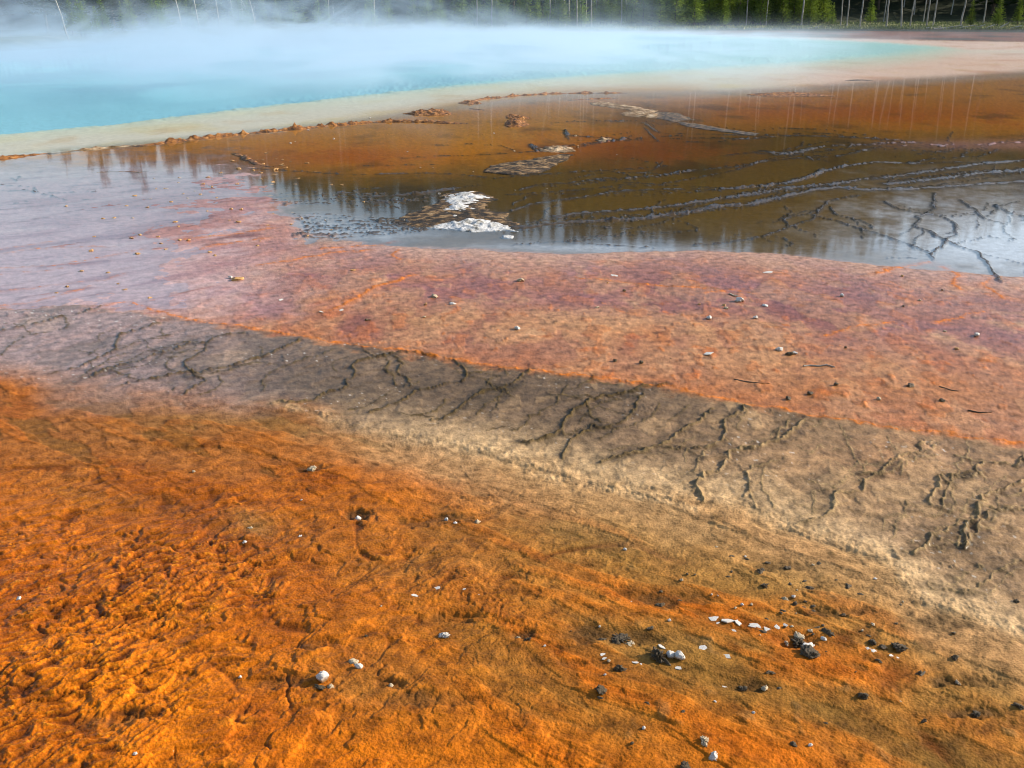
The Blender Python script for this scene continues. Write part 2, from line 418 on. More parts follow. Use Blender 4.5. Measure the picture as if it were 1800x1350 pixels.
mix(srgb(96, 46, 8), sst(0.55, 0.15, rip2) * 0.75 * wr_p * fg * (0.2 + 0.8 * leftness))  # shade painted as dark brown into the hollows of both ripple scales
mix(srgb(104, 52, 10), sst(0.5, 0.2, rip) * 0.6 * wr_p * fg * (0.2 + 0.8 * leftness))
rightw = 1 - leftness
t2 = fbm(a2 * 1.4 + 40, p2 * 4.2 + 0.4 * w1, 5); t3 = fbm(fa * 2.0 + 3, fp * 3.4 + 0.5 * w1, 5)
z_fg += rightw * (0.0048 * sst(0.05, 0.10, stk) - 0.0034 * sst(0.28, 0.34, stk) + 0.0032 * sst(0.16, 0.21, t2) - 0.0034 * sst(0.16, 0.21, -t2))
z_fg += leftness * (0.008 * sst(0.06, 0.10, t3) + 0.006 * sst(0.26, 0.30, t3) - 0.007 * sst(0.15, 0.19, -t3))
mix(srgb(200, 110, 18), sst(0.05, 0.12, stk) * sst(0.35, 0.15, stk) * 0.3 * rightw)
mix(srgb(112, 84, 44), sst(0.16, 0.22, -t2) * 0.5 * rightw)
lumps = sst(0.15, 0.6, fbm(X * 3.1 + 70, Y * 3.1, 3))
z_fg += 0.007 * lumps * (0.3 + leftness)
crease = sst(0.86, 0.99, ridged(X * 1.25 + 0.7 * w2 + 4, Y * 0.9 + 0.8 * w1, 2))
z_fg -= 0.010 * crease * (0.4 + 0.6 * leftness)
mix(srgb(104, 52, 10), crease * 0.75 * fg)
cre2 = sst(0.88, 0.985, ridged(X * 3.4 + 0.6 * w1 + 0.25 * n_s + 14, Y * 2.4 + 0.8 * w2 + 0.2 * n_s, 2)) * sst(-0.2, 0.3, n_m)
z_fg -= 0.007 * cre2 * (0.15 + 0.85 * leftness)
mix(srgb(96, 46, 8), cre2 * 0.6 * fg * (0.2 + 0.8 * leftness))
wet[:] = 0.05 + 0.30 * leftness

col *= np.array([0.86, 0.815, 0.58], np.float32)
# --- middle mat (between the pond and the grey band)
mid = sst(8, -8, d_band_top + 10 * n_s)
c_mid = srgb(166, 114, 80)
mix(c_mid, mid)
mix(srgb(134, 78, 80), mid * np.clip(blob(1250, 520, 520, 46) + blob(1700, 590, 260, 36) + blob(900, 505, 260, 30), 0, 1) * (0.5 + 0.6 * n_m) * 1.3)
mix(srgb(182, 130, 84), mid * np.clip(blob(1150, 585, 300, 26) + blob(1350, 640, 260, 36) + blob(760, 560, 260, 22), 0, 1) * 0.7)
mix(srgb(166, 104, 54), mid * blob(1450, 690, 400, 40) * 0.7)
mix(srgb(176, 100, 44), mid * sst(0.05, 0.45, fbm(X * 1.6, Y * 0.9 + 33, 5)) * 0.45)
mix(srgb(126, 72, 66), mid * sst(0.02, 0.4, fbm(X * 1.1 + 60, Y * 0.7, 5)) * 0.8 * sst(660, 560, PY))
mix(srgb(198, 154, 110), mid * sst(0.25, 0.6, fbm(X * 2.4 + 20, Y * 1.5 + 60, 4)) * 0.6)
mix(srgb(188, 98, 30), mid * sst(0.2, 0.5, fbm(X * 5.5, Y * 3.5 + 13, 4)) * 0.6)
crust = sst(0.30, 0.52, fbm(X * 13 + 3, Y * 7.5 + 7, 4)) * sst(-0.2, 0.25, n_m)
mix(srgb(190, 104, 34), mid * crust * 0.75)
mix(srgb(104, 66, 34), mid * sst(0.36, 0.55, fbm(X * 11 + 33, Y * 7 + 17, 4)) * 0.7)
mnet = sst(0.88, 0.98, ridged(X * 1.9 + 0.5 * w1 + 0.3 * n_s + 6, Y * 0.9 + 0.4 * w2 + 0.2 * n_t, 3)) * sst(-0.25, 0.2, n_m)
mix(srgb(206, 110, 34), mid * mnet * 0.8)
mix(srgb(120, 84, 48), mid * sst(0.9, 0.99, ridged(X * 1.4 + 0.3 * n_s + 80, Y * 2.6 + 0.5 * w2 + 0.3 * n_s, 2)) * sst(0, 0.3, n_big + 0.3 * n_m) * 0.6 * sst(560, 640, PY))
rim = mid * np.exp(-((PY - BAND_TOP(PX) + 13 + jit * 9) / 11.0) ** 2) * sst(120, 400, PX) * np.clip(0.6 + 0.8 * n_s, 0, 1)
mix(srgb(180, 100, 42), rim * 0.5)
t4 = fbm(X * 1.9 + 9, Y * 1.2 + 0.2 * n_s, 5); t6 = fbm(X * 4.2 + 19, Y * 2.4, 4)
mix(srgb(184, 136, 92), mid * sst(0.08, 0.12, t4) * 0.35)
mix(srgb(132, 76, 60), mid * sst(0.12, 0.16, -t4) * 0.4 * sst(700, 600, PY))
mix(srgb(184, 102, 38), mid * sst(0.24, 0.28, t6) * 0.35)
z_mid = 0.003 * sst(0.08, 0.12, t4) + 0.003 * sst(0.25, 0.29, t4) - 0.002 * sst(0.12, 0.16, -t4) + 0.003 * sst(0.24, 0.29, t6) + 0.005 + 0.013 * sst(0, -70, d_band_top) + 0.006 * n_m + 0.003 * n_s + 0.0018 * n_t + 0.003 * (ridged(X * 7, Y * 5, 3) - 0.6) + 0.005 * crust + 0.007 * mnet * (0.6 + n_t) + 0.0022 * n_u + 0.002 * rim + 0.004 * rim * n_t + 0.003 * sst(0.25, 0.5, fbm(X * 5.5, Y * 3.5 + 13, 4))
# --- lavender wet flat on the left and mauve wet strip by the pond
lav = mid * np.clip(sst(720, 200, PX + (PY - 430) * 0.55 + jit * 200) * sst(600, 520, PY + jit * 20), 0, 1)
strip = mid * np.exp(-np.clip(PY - POND_NEAR(PX), 0, 999) / 26.0) * sst(420, 640, PX)
mix(srgb(204, 168, 164), lav * 0.92)  # mat colour lightened to make up for weak sky reflection
mix(srgb(164, 108, 102), lav * sst(0.0, 0.5, fbm(X * 0.8 + 8, Y * 0.5, 4)) * 0.7)
mix(srgb(160, 84, 44), lav * blob(430, 410, 190, 50) * 1.1 * sst(-0.25, 0.25, n_m))
mix(srgb(150, 76, 50), lav * blob(330, 350, 170, 40) * 0.6)
mix(srgb(200, 160, 140), strip * 0.75)

wet = wet * (1 - mid) + mid * np.clip(0.34 + 0.2 * n_m + 0.5 * lav + 0.5 * strip + 0.3 * blob(1250, 520, 520, 40) + 0.25 * blob(1750, 590, 260, 50), 0, 1)
la = np.array(at(249, 437)[:2]) - np.array(at(0, 470)[:2]); la = la / np.linalg.norm(la)
al = X * la[0] + Y * la[1]; pe = -X * la[1] + Y * la[0]
streak = sst(0.80, 0.96, ridged(al * 0.45 + 0.2 * w1, pe * 2.0 + 0.25 * w1 + 0.12 * n_s, 2)) * sst(-0.3, 0.15, n_m)
mix(srgb(128, 62, 34), np.clip(lav * 1.5, 0, 1) * streak * 0.85)
mix(srgb(120, 58, 36), np.clip(lav * 1.4, 0, 1) * sst(0.15, 0.45, fbm(al * 1.2 + 3, pe * 3.2, 4)) * (0.25 + 0.75 * np.clip(blob(430, 415, 210, 60) + blob(330, 340, 190, 40), 0, 1)) * 0.9)
mix(srgb(140, 84, 84), lav * sst(0.05, 0.45, fbm(al * 0.5 + 5, pe * 2.2, 4)) * 0.7)
mix(srgb(206, 176, 168), lav * sst(0.1, 0.5, fbm(al * 0.7 + 25, pe * 2.6 + 8, 4)) * 0.6)
z_lav = 0.005 * streak - 0.004 + 0.006 * n_m + 0.0025 * n_s + 0.003 * blob(430, 415, 150, 45) + 0.002 * (ridged(X * 4, Y * 2.2, 2) - 0.6)
z_lav = z_lav - 0.008 * blob(60, 330, 260, 60)
z_mid = z_mid * (1 - lav) + z_lav * lav
z_mid = z_mid * (1 - strip * 0.85) + (-0.002) * strip * 0.85

# --- grey-brown band
bsoft = 14 + 30 * sst(900, 300, PX)
band = sst(-7, 7, d_band_top + 10 * n_s) * sst(1, -1, (d_band_bot + 26 * n_m * sst(900, 300, PX)) / bsoft)
mix(srgb(120, 95, 70), band)
mix(srgb(156, 126, 116), band * sst(640, 150, PX) * 0.9)
mix(srgb(162, 126, 86), band * sst(900, 1500, PX + (PY - 760) * 1.5) * 0.85)
mix(srgb(178, 128, 84), band * blob(1600, 800, 160, 40) * 0.6)
mix(srgb(88, 70, 50), band * np.clip(blob(640, 700, 180, 50) + blob(860, 690, 240, 30) + blob(450, 640, 200, 40) * 0.7, 0, 1) * 0.6)
mix(srgb(186, 150, 106), band * sst(-70, 0, d_band_bot) * sst(500, 900, PX) * 0.75)
mix(srgb(176, 128, 96), band * sst(-40, 0, d_band_bot) * sst(560, 100, PX) * 0.5)
mix(srgb(70, 58, 40), band * sst(0.1, 0.5, fbm(X * 3 + 5, Y * 1.6, 4)) * 0.5)
mix(srgb(188, 152, 116), band * sst(0.15, 0.5, fbm(X * 2 + 65, Y * 1.2, 4)) * 0.4)
flecks = sst(0.62, 0.72, perlin(X * 31 + 3, Y * 31)) * sst(-0.1, 0.3, n_m)
mix(srgb(226, 216, 200), band * flecks * 0.8)
net = sst(0.90, 0.985, ridged(X * 2.6 + 0.35 * w1 + 0.25 * n_s, Y * 1.3 + 0.35 * w2 + 0.2 * n_t, 2)) * sst(-0.15, 0.2, n_m)
mix(srgb(62, 50, 34), band * net * 0.7 * sst(1700, 1100, PX) * sst(150, 600, PX))
mix(srgb(196, 160, 112), band * net * 0.5 * sst(1100, 1700, PX))
t5 = fbm(X * 2.6 + 71, Y * 1.5 + 0.3 * n_s, 5)
mix(srgb(96, 76, 52), band * sst(0.10, 0.15, t5) * 0.35)
mix(srgb(180, 144, 100), band * sst(0.14, 0.19, -t5) * 0.4 * sst(500, 1300, PX))
z_band = 0.0028 * sst(0.14, 0.19, -t5) - 0.0022 * sst(0.10, 0.15, t5) + 0.006 * net * band + 0.009 + 0.004 * n_m + 0.0025 * n_s + 0.0012 * n_t + 0.005 * (ridged(X * 9, Y * 6, 3) - 0.6) * (0.35 + 0.65 * sst(600, 1500, PX)) + 0.0012 * n_u
wet = wet * (1 - band) + band * np.clip(0.30 + 0.5 * sst(900, 200, PX), 0, 1)
bel = sst(-9, 9, d_band_top + 10 * n_s)
fgw = sst(-16, 16, d_band_bot)
z = z_mid * (1 - bel) + bel * (z_band * (1 - fgw) + z_fg * fgw)
rough = (0.55 * mid + 0.5 * band + 0.8 * fgw).astype(np.float32)
tanb = bel * np.exp(-((PY - BAND_BOT(PX) + 4 + jit * 30) / 44.0) ** 2) * sst(500, 900, PX)
mix(srgb(194, 160, 116), tanb * 0.85)
z += tanb * 0.008 * (ridged(X * 6 + 0.6 * w1, Y * 4.5 + 0.6 * w2 + 0.3 * n_s, 3) - 0.55)
mix(srgb(158, 120, 72), bel * np.exp(-((PY - BAND_BOT(PX) - 60 + jit * 40) / 60.0) ** 2) * sst(700, 1000, PX) * 0.7)
mix(srgb(168, 128, 84), bel * np.exp(-((PY - BAND_BOT(PX) - 40 + jit * 20) / 40.0) ** 2) * sst(420, 700, PX) * 0.6)

# --- ponds
psoft = 4 + 34 * sst(680, 520, PX)
pond = sst(1, -1, (d_pond + (60 * n_m + 30 * n_s) * sst(680, 520, PX)) / psoft)
c_p = srgb(104, 77, 22)
mix(c_p, pond)
brown = pond * np.clip(sst(14, -50, PY - np.interp(PX, [0, 430, 600, 760, 900, 1000, 1100, 1200, 1400, 1550, 1800], [310, 310, 318, 312, 300, 290, 262, 240, 236, 246, 256]) + jit * 14) , 0, 1)
mix(srgb(206, 132, 30), brown)
mix(srgb(178, 90, 14), brown * np.clip(blob(620, 275, 160, 22) + blob(1500, 200, 380, 26) + blob(1080, 260, 120, 30), 0, 1) * 0.9)
mix(srgb(196, 136, 52), brown * np.clip(blob(760, 225, 240, 26) + blob(1000, 200, 160, 26), 0, 1) * 0.7)
mix(srgb(150, 72, 22), pond * blob(1130, 262, 150, 26) * 0.7)
mix(srgb(150, 96, 70), pond * blob(330, 285, 170, 22) * 0.8)


mix(srgb(100, 80, 44), pond * blob(1250, 410, 260, 30) * 0.6)
mix(srgb(50, 36, 14), pond * sst(0.1, 0.5, fbm(X * 0.9, Y * 0.5 + 3, 4)) * 0.5)
mix(srgb(206, 210, 216), pond * np.clip(blob(1760, 415, 210, 70) * 1.2 + blob(600, 402, 130, 26) + blob(1050, 432, 160, 9), 0, 1) * 0.8)  # bright sky reflection painted as pale patches on the pond bottom
speck = sst(0.6, 0.7, perlin(X * 14, Y * 9)) * sst(0, 0.3, n_m)
mix(srgb(150, 128, 88), pond * speck * 0.5 * sst(330, 380, PY))
z = z * (1 - pond) + pond * (-0.012 + 0.002 * n_s + 0.003 * n_m)
wet = wet * (1 - pond)
rough = rough * (1 - pond) + 0.35 * pond
# shallow lavender part of the pond at the far left, paled to carry sky reflection
lp = pond * sst(450, 330, PX + jit * 60)
mix(srgb(206, 190, 194), lp * sst(285, 305, PY) * 0.8)

# --- cream shelf of the spring and the spring itself
csoft = 3 + 9 * sst(500, 900, PX)
cream = sst(1, -1, d_cream / csoft) * sst(-1.5, 1.5, d_cfar)
mix(srgb(202, 194, 172), cream)
mix(srgb(200, 180, 120), cream * sst(0.0, 0.4, fbm(X * 0.5 + 7, Y * 0.3, 4)) * sst(-60, -25, d_cream) * 0.5)
mix(srgb(176, 128, 62), cream * sst(-26, -2, d_cream) * sst(480, 900, PX) * sst(1300, 1150, PX) * 0.9)
mix(srgb(214, 172, 146), cream * sst(1250, 1500, PX) * 0.8)
mix(srgb(186, 128, 92), cream * sst(1150, 1400, PX) * sst(0.0, 0.5, fbm(X * 0.35, Y * 0.25, 4)) * 0.6)
mix(srgb(190, 150, 90), cream * sst(0.15, 0.5, fbm(X * 0.8, Y * 0.4 + 9, 4)) * 0.4)
z = z * (1 - cream) + cream * (-0.014 + 0.008 * n_m + 0.004 * n_s)
wet = wet * (1 - cream)
pool = sst(16, -34, d_pool) * sst(-3, 2, d_pfar)
deep = sst(-6, -70, d_pool) * sst(0, 12, d_pfar)
mix(srgb(196, 208, 176), pool * 0.95)
mix(srgb(146, 204, 200), pool * sst(-4, -30, d_pool))
mix(srgb(134, 194, 206), pool * sst(-18, -60, d_pool + 14 * n_big) * sst(1500, 900, PX))
mix(srgb(150, 190, 170), pool * sst(1250, 1650, PX) * 0.7)
z = z - pool * (0.03 + 0.9 * deep)
# beyond the spring: dark wet runoff below the far bank
beyond = sst(1.5, -1.5, d_cfar)
mix(srgb(120, 62, 26), beyond)
mix(srgb(60, 44, 26), beyond * sst(0.0, 0.4, fbm(X * 0.12, Y * 0.12, 3)))
z = z * (1 - beyond) + beyond * (-0.03 + 0.02 * fbm(X * 0.2, Y * 0.12 + 4, 3))
wet = wet * (1 - beyond)
col0 = col.copy()

# --- traced ridges and cracks
XW = X + 0.020 * n_s + 0.012 * n_t; YW = Y + 0.030 * perlin(X * 6 + 90, Y * 6) + 0.02 * perlin(X * 19, Y * 19 + 77)
def line_dist(pts, reach, amp=1.0):
    """distance to a traced line, for the grid points within reach of it"""
    w = np.array([at(*p)[:2] for p in pts], np.float32)
    d = np.full(NV, 1e9, np.float32)
    x0, y0 = w.min(0) - reach; x1, y1 = w.max(0) + reach
    idx = np.nonzero((X > x0) & (X < x1) & (Y > y0) & (Y < y1))[0]
    if len(idx) == 0: return idx, d[:0]
    xx = X[idx] + amp * (XW[idx] - X[idx]); yy = Y[idx] + amp * (YW[idx] - Y[idx])
    dd = np.full(len(idx), 1e9, np.float32)
    for k in range(len(w) - 1):
        a, b = w[k], w[k + 1]
        L = float(((b - a) ** 2).sum()) + 1e-9
        t = np.clip(((xx - a[0]) * (b[0] - a[0]) + (yy - a[1]) * (b[1] - a[1])) / L, 0, 1)
        q = (xx - a[0] - t * (b[0] - a[0])) ** 2 + (yy - a[1] - t * (b[1] - a[1])) ** 2
        dd = np.minimum(dd, q)
    dd = np.sqrt(dd)
    m = dd < reach
    return idx[m], dd[m]
def imix(idx, c, m):
    m = np.clip(m, 0, 1)[:, None]
    col[idx] = col[idx] * (1 - m) + np.asarray(c, np.float32) * m
for s, f in BAND_RIDGES:
    pts = P(s)
    w = 0.0062 * (0.5 + 0.6 * f)
    idx, d = line_dist(pts, w * 20, 1.2)
    if len(idx) == 0: continue
    g = np.exp(-(d / w) ** 2); halo = np.exp(-(d / (w * 8)) ** 2)
    br = np.clip(0.85 + 0.45 * n_t[idx] + 0.35 * n_u[idx], 0.1, 1.6)
    z[idx] += ((0.0080 + 0.004 * (f > .75)) * f * g * br + 0.0035 * halo * f * (0.5 + 1.2 * n_t[idx])).astype(np.float32)
    lt = sst(900, 1500, PX[idx] + (PY[idx] - 760) * 3.0)
    imix(idx, srgb(58, 47, 30), halo * (0.45 + 0.4 * sst(600, 1000, PX[idx])) * (1 - 0.35 * lt) * (0.6 + 1.2 * n_s[idx] + 0.6 * n_t[idx]) * min(1, f))
    core = np.exp(-(d / (w * 1.7)) ** 2)
    imix(idx, srgb(56, 45, 27), core * (1 - 0.4 * lt) * 0.85)  # dark vein colour, standing in for the shaded side of low ridges
    imix(idx, srgb(120, 96, 54), g * (1 - lt) * 0.45)
    imix(idx, srgb(196, 162, 112), g * lt * 0.45)  # sunlit side of the ridges painted as a tan core
    wet[idx] = wet[idx] * (1 - 0.6 * g)
for s, f in LIGHT_RIDGE:
    idx, d = line_dist(P(s), 0.25, 1.6)
    w = 0.026 * f
    g = np.exp(-(d / w) ** 2); halo = np.exp(-(d / (w * 2.6)) ** 2)
    z[idx] += 0.0018 * f * g * np.clip(0.5 + 1.3 * n_t[idx] + 0.8 * n_u[idx] + 0.8 * n_s[idx], 0, 2) + 0.0012 * halo * f
    z[idx] += 0.003 * halo * f * (ridged(X[idx] * 30, Y[idx] * 30, 2) - 0.6)
    imix(idx, srgb(200, 164, 118), np.clip(g + 0.5 * halo, 0, 1) * 0.55 * np.clip(0.5 + 1.2 * n_s[idx], 0, 1))
for s, f in ORANGE_RIDGE:
    idx, d = line_dist(P(s), 0.6, 1.5)
    if len(idx) == 0: continue
    far = np.clip(Y[idx] / 8.0, 0.8, 2.0)
    w = 0.022 * f * far
    g = np.exp(-(d / w) ** 2); halo = np.exp(-(d / (w * 4)) ** 2)
    z[idx] += 0.006 * g * np.clip(0.25 + 1.5 * n_t[idx] + 0.9 * n_u[idx], 0, 2) * (0.5 + 0.5 * f) + 0.001 * halo
    imix(idx, srgb(204, 112, 30), np.clip(g * 0.85 + 0.3 * halo, 0, 1) * np.clip(0.8 + n_t[idx], 0, 1))
    wet[idx] *= 1 - 0.5 * g
for s, wf, hf in POND_RIDGES:
    idx, d = line_dist(P(s), 1.0 * max(1, wf), 1.7)
    if len(idx) == 0: continue
    w = 0.026 * wf * np.clip(Y[idx] / 11.0, 0.75, 1.8) * np.clip(1.0 + 0.7 * n_s[idx], 0.5, 1.6)
    g = np.exp(-(d / w) ** 2)
    z[idx] += (0.0165 * hf ** 0.5 * g * np.clip(1.0 + 0.3 * n_s[idx] + 0.12 * n_t[idx], 0.4, 1.5)).astype(np.float32)
    z[idx] += (0.003 * hf * (wf > 1.1) * g * (ridged(X[idx] * 9, Y[idx] * 5, 2) - 0.5)).astype(np.float32)
    imix(idx, srgb(62, 50, 38), np.exp(-(d / (w * 1.5)) ** 2) * 0.95)
    imix(idx, srgb(110, 84, 54), g * sst(0.1, 0.6, n_t[idx]) * 0.5)
    wet[idx] = wet[idx] * (1 - g) + g * 0.75
    rough[idx] = np.maximum(rough[idx], g * 1.0)
rightp = sst(1450, 1750, PX)
imix(np.arange(NV), srgb(196, 140, 130), pond * rightp * np.exp(-((PY - 253) / 9) ** 2) * 0.5)
# dark lichen-like mat around the white mounds
dk = pond * np.clip(blob(720, 350, 130, 26) + blob(760, 385, 150, 22) + blob(1000, 405, 160, 22) * 0.6 + blob(620, 425, 140, 12) * 0.6 + blob(1100, 425, 170, 10) * 0.6 + blob(1150, 205, 90, 22) * 0.8, 0, 1)
imix(np.arange(NV), srgb(66, 54, 36), dk * 0.9)
z += dk * (0.010 + 0.004 * n_s + 0.002 * n_t)
# pits and dark crusts of the foreground (frame x, y, half width, half height, depth)
PITS = [(640, 912, 22, 10, .03), (735, 925, 40, 8, .012), (690, 1210, 26, 12, .02), (540, 1140, 40, 10, .016), (800, 1092, 42, 9, .02), (920, 1122, 24, 9, .012), (1030, 1120, 40, 20, .012), (1110, 1125, 40, 16, .014), (1000, 1172, 20, 10, .012), (785, 915, 40, 10, .014), (760, 1240, 70, 16, .014), (1150, 1060, 80, 12, .01), (1400, 1135, 40, 14, .018), (1700, 1205, 60, 12, .018), (1720, 1262, 46, 12, .016), (1480, 1085, 60, 8, .01), (230, 1262, 30, 18, .02), (200, 1270, 60, 24, .012), (1380, 1000, 60, 10, .008), (560, 825, 30, 8, .016), (1300, 1215, 60, 10, .01), (1640, 1100, 60, 16, .006), (500, 1210, 60, 14, .012)]
allv = np.arange(NV)
for (a, b, rx, ry, dpt) in PITS:
    m = sst(0.2, 0.8, blob(a, b + 10 * n_t + 6 * n_s, rx * 1.25, ry, 1.3))
    z -= dpt * 1.0 * m * (0.7 + 0.7 * n_t)
    imix(allv, srgb(66, 50, 28), m * 0.75 * np.clip(0.7 + n_s, 0, 1))
# loose crust relief of the right foreground
cr = sst(0.28, 0.6, fbm(X * 9 + 3, Y * 7 + 1, 3)) * fgw * sst(700, 1300, PX)
z += 0.004 * cr
imix(allv, srgb(124, 96, 56), cr * 0.5)
z += (0.0006 * n_u * (1 - pond)).astype(np.float32)
gn = 0.6 * fbm(X * 14 + 3, Y * 14, 4) + 0.25 * fbm(X * 70, Y * 70 + 5, 2)
gamt = (1 - pool) * (1 - 0.6 * pond) * (1 - 0.7 * cream) * (1 - 0.5 * lav)
col = col * (1 + np.clip(gn * 1.4, -0.6, 0.9) * gamt)[:, None].astype(np.float32)
# floor away from the frame stays quiet
ZG = z.reshape(AZ.shape)
v = np.stack([X, Y, z], 1)
nr, nc = AZ.shape
ii = (np.arange(nr - 1)[:, None] * nc + np.arange(nc - 1)[None, :]).ravel()
faces = np.stack([ii, ii + nc, ii + nc + 1, ii + 1], 1)[:, ::-1]
gme = mesh_np('ground', v, faces)
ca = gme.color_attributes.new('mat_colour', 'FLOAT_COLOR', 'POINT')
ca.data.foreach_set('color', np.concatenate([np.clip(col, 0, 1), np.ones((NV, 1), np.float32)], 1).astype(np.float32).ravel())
for nm, arr in (('wet', wet), ('rough', rough)):
    a = gme.attributes.new(nm, 'FLOAT', 'POINT'); a.data.foreach_set('value', np.clip(arr, 0, 1.5).astype(np.float32))

gm, nt, b, out = new_mat('microbial_mat')
at_c = nd(nt, 'ShaderNodeAttribute', attribute_name='mat_colour')
at_w = nd(nt, 'ShaderNodeAttribute', attribute_name='wet')
at_r = nd(nt, 'ShaderNodeAttribute', attribute_name='rough')
tc = nt.nodes.new('ShaderNodeTexCoord')
nf = nd(nt, 'ShaderNodeTexNoise', Scale=110.0, Detail=2.0, Roughness=0.5)
nt.links.new(tc.outputs['Object'], nf.inputs['Vector'])
nm = nd(nt, 'ShaderNodeTexNoise', Scale=9.0, Detail=6.0, Roughness=0.7)
nt.links.new(tc.outputs['Object'], nm.inputs['Vector'])
# grain of colour
hs = nt.nodes.new('ShaderNodeMix'); hs.data_type = 'RGBA'; hs.blend_type = 'MULTIPLY'
hs.inputs[0].default_value = 0.45
gr = ramp(nt, nf.outputs[0], [(0.25, (0.5, 0.5, 0.48)), (0.5, (1, 1, 1)), (0.75, (1.35, 1.35, 1.3))])
nt.links.new(at_c.outputs['Color'], hs.inputs[6]); nt.links.new(gr.outputs[0], hs.inputs[7])
hs2 = nt.nodes.new('ShaderNodeMix'); hs2.data_type = 'RGBA'; hs2.blend_type = 'MULTIPLY'; hs2.inputs[0].default_value = 0.6
gr2 = ramp(nt, nm.outputs[0], [(0.3, (0.7, 0.69, 0.66)), (0.5, (1, 1, 1)), (0.7, (1.2, 1.2, 1.2))])
nt.links.new(hs.outputs[2], hs2.inputs[6]); nt.links.new(gr2.outputs[0], hs2.inputs[7])
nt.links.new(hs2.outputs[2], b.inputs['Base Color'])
b.inputs['Roughness'].default_value = 0.75
b.inputs['Specular IOR Level'].default_value = 0.06
b.inputs['Coat IOR'].default_value = 1.33
b.inputs['Coat Roughness'].default_value = 0.13
nt.links.new(at_w.outputs['Fac'], b.inputs['Coat Weight'])
bp = nd(nt, 'ShaderNodeBump', Distance=0.005)
nt.links.new(at_r.outputs['Fac'], bp.inputs['Strength']); nt.links.new(nf.outputs[0], bp.inputs['Height'])
nt.links.new(bp.outputs[0], b.inputs['Normal'])
bp2 = nd(nt, 'ShaderNodeBump', Distance=0.003, Strength=0.45)
nt.links.new(nf.outputs[0], bp2.inputs['Height']); nt.links.new(bp2.outputs[0], b.inputs['Coat Normal'])
ground = link('ground', gme, gm)
tag(ground, kind='structure')

def ground_z(x, y):
    r = math.hypot(x, y); a = math.degrees(math.atan2(x, y)); e = math.degrees(math.atan2(CAMH, r))
    j = int(np.clip(np.searchsorted(az, a), 0, nc - 1))
    i = int(np.clip(np.searchsorted(-dep, -e), 0, nr - 1))
    return float(ZG[i, j])

# ------------------------------------------------------------------ water sheets
waz = np.radians(np.linspace(-75, 75, 301)); wde = np.concatenate([np.linspace(16.6, 1.2, 240), [1.05, 0.95, 0.88, 0.8]])
wr = CAMH / np.tan(np.radians(wde))
WA, WR = np.meshgrid(waz, wr)
WX, WY = (WR * np.sin(WA)).ravel(), (WR * np.cos(WA)).ravel()
wpx, wpy = to_px(WX, np.maximum(WY, 0.5))
inpool = (wpy < POOL_NEAR(wpx)) & (wpy > POOL_FAR(wpx))
nearf = sst(0, -12, wpy - CREAM(wpx))
lef = sst(700, 200, wpx) * sst(240, 300, wpy)
rip_a = np.clip(0.10 + 0.75 * nearf - 0.10 * lef, 0, 1)
wi = (np.arange(len(wr) - 1)[:, None] * len(waz) + np.arange(len(waz) - 1)[None, :]).ravel()
wf = np.stack([wi, wi + len(waz), wi + len(waz) + 1, wi + 1], 1)[:, ::-1]
fin = inpool[wf].mean(1) > 0.5
wm, nt, b, out = new_mat('spring_water')
nt.nodes.remove(b)
ar = nd(nt, 'ShaderNodeAttribute', attribute_name='ripple')
geo = nt.nodes.new('ShaderNodeNewGeometry')
mp = nt.nodes.new('ShaderNodeMapping'); mp.inputs['Scale'].default_value = (1.0, 1.0, 1.0)
nt.links.new(geo.outputs['Position'], mp.inputs['Vector'])
wnz = nd(nt, 'ShaderNodeTexNoise', Scale=5.0, Detail=3.0, Roughness=0.55)
nt.links.new(mp.outputs[0], wnz.inputs['Vector'])
wb = nd(nt, 'ShaderNodeBump', Distance=0.02)
ml = nd(nt, 'ShaderNodeMath', operation='MULTIPLY'); ml.inputs[1].default_value = 0.16
nt.links.new(ar.outputs['Fac'], ml.inputs[0]); nt.links.new(ml.outputs[0], wb.inputs['Strength'])
nt.links.new(wnz.outputs[0], wb.inputs['Height'])
# Schlick reflectance of a water surface
dt = nd(nt, 'ShaderNodeVectorMath', operation='DOT_PRODUCT')
nt.links.new(wb.outputs[0], dt.inputs[0]); nt.links.new(geo.outputs['Incoming'], dt.inputs[1])
sl = nd(nt, 'ShaderNodeMath', operation='MULTIPLY_ADD'); nt.links.new(ar.outputs['Fac'], sl.inputs[0]); sl.inputs[1].default_value = 0.30; sl.inputs[2].default_value = 0.02   # rms slope of the ripples
s2 = nd(nt, 'ShaderNodeMath', operation='MULTIPLY'); nt.links.new(sl.outputs[0], s2.inputs[0]); nt.links.new(sl.outputs[0], s2.inputs[1])
c2 = nd(nt, 'ShaderNodeMath', operation='MULTIPLY_ADD'); nt.links.new(dt.outputs['Value'], c2.inputs[0]); nt.links.new(dt.outputs['Value'], c2.inputs[1]); nt.links.new(s2.outputs[0], c2.inputs[2])
f1 = nd(nt, 'ShaderNodeMath', operation='SQRT'); nt.links.new(c2.outputs[0], f1.inputs[0])
f2 = nd(nt, 'ShaderNodeMath', operation='SUBTRACT', use_clamp=True); f2.inputs[0].default_value = 1.0; nt.links.new(f1.outputs[0], f2.inputs[1])
f3 = nd(nt, 'ShaderNodeMath', operation='POWER'); nt.links.new(f2.outputs[0], f3.inputs[0]); f3.inputs[1].default_value = 5.0
fr = nd(nt, 'ShaderNodeMath', operation='MULTIPLY_ADD'); nt.links.new(f3.outputs[0], fr.inputs[0]); fr.inputs[1].default_value = 0.98; fr.inputs[2].default_value = 0.02
gl = nd(nt, 'ShaderNodeBsdfGlossy')
gro = nd(nt, 'ShaderNodeMath', operation='MULTIPLY_ADD'); gro.inputs[1].default_value = 0.16; gro.inputs[2].default_value = 0.04
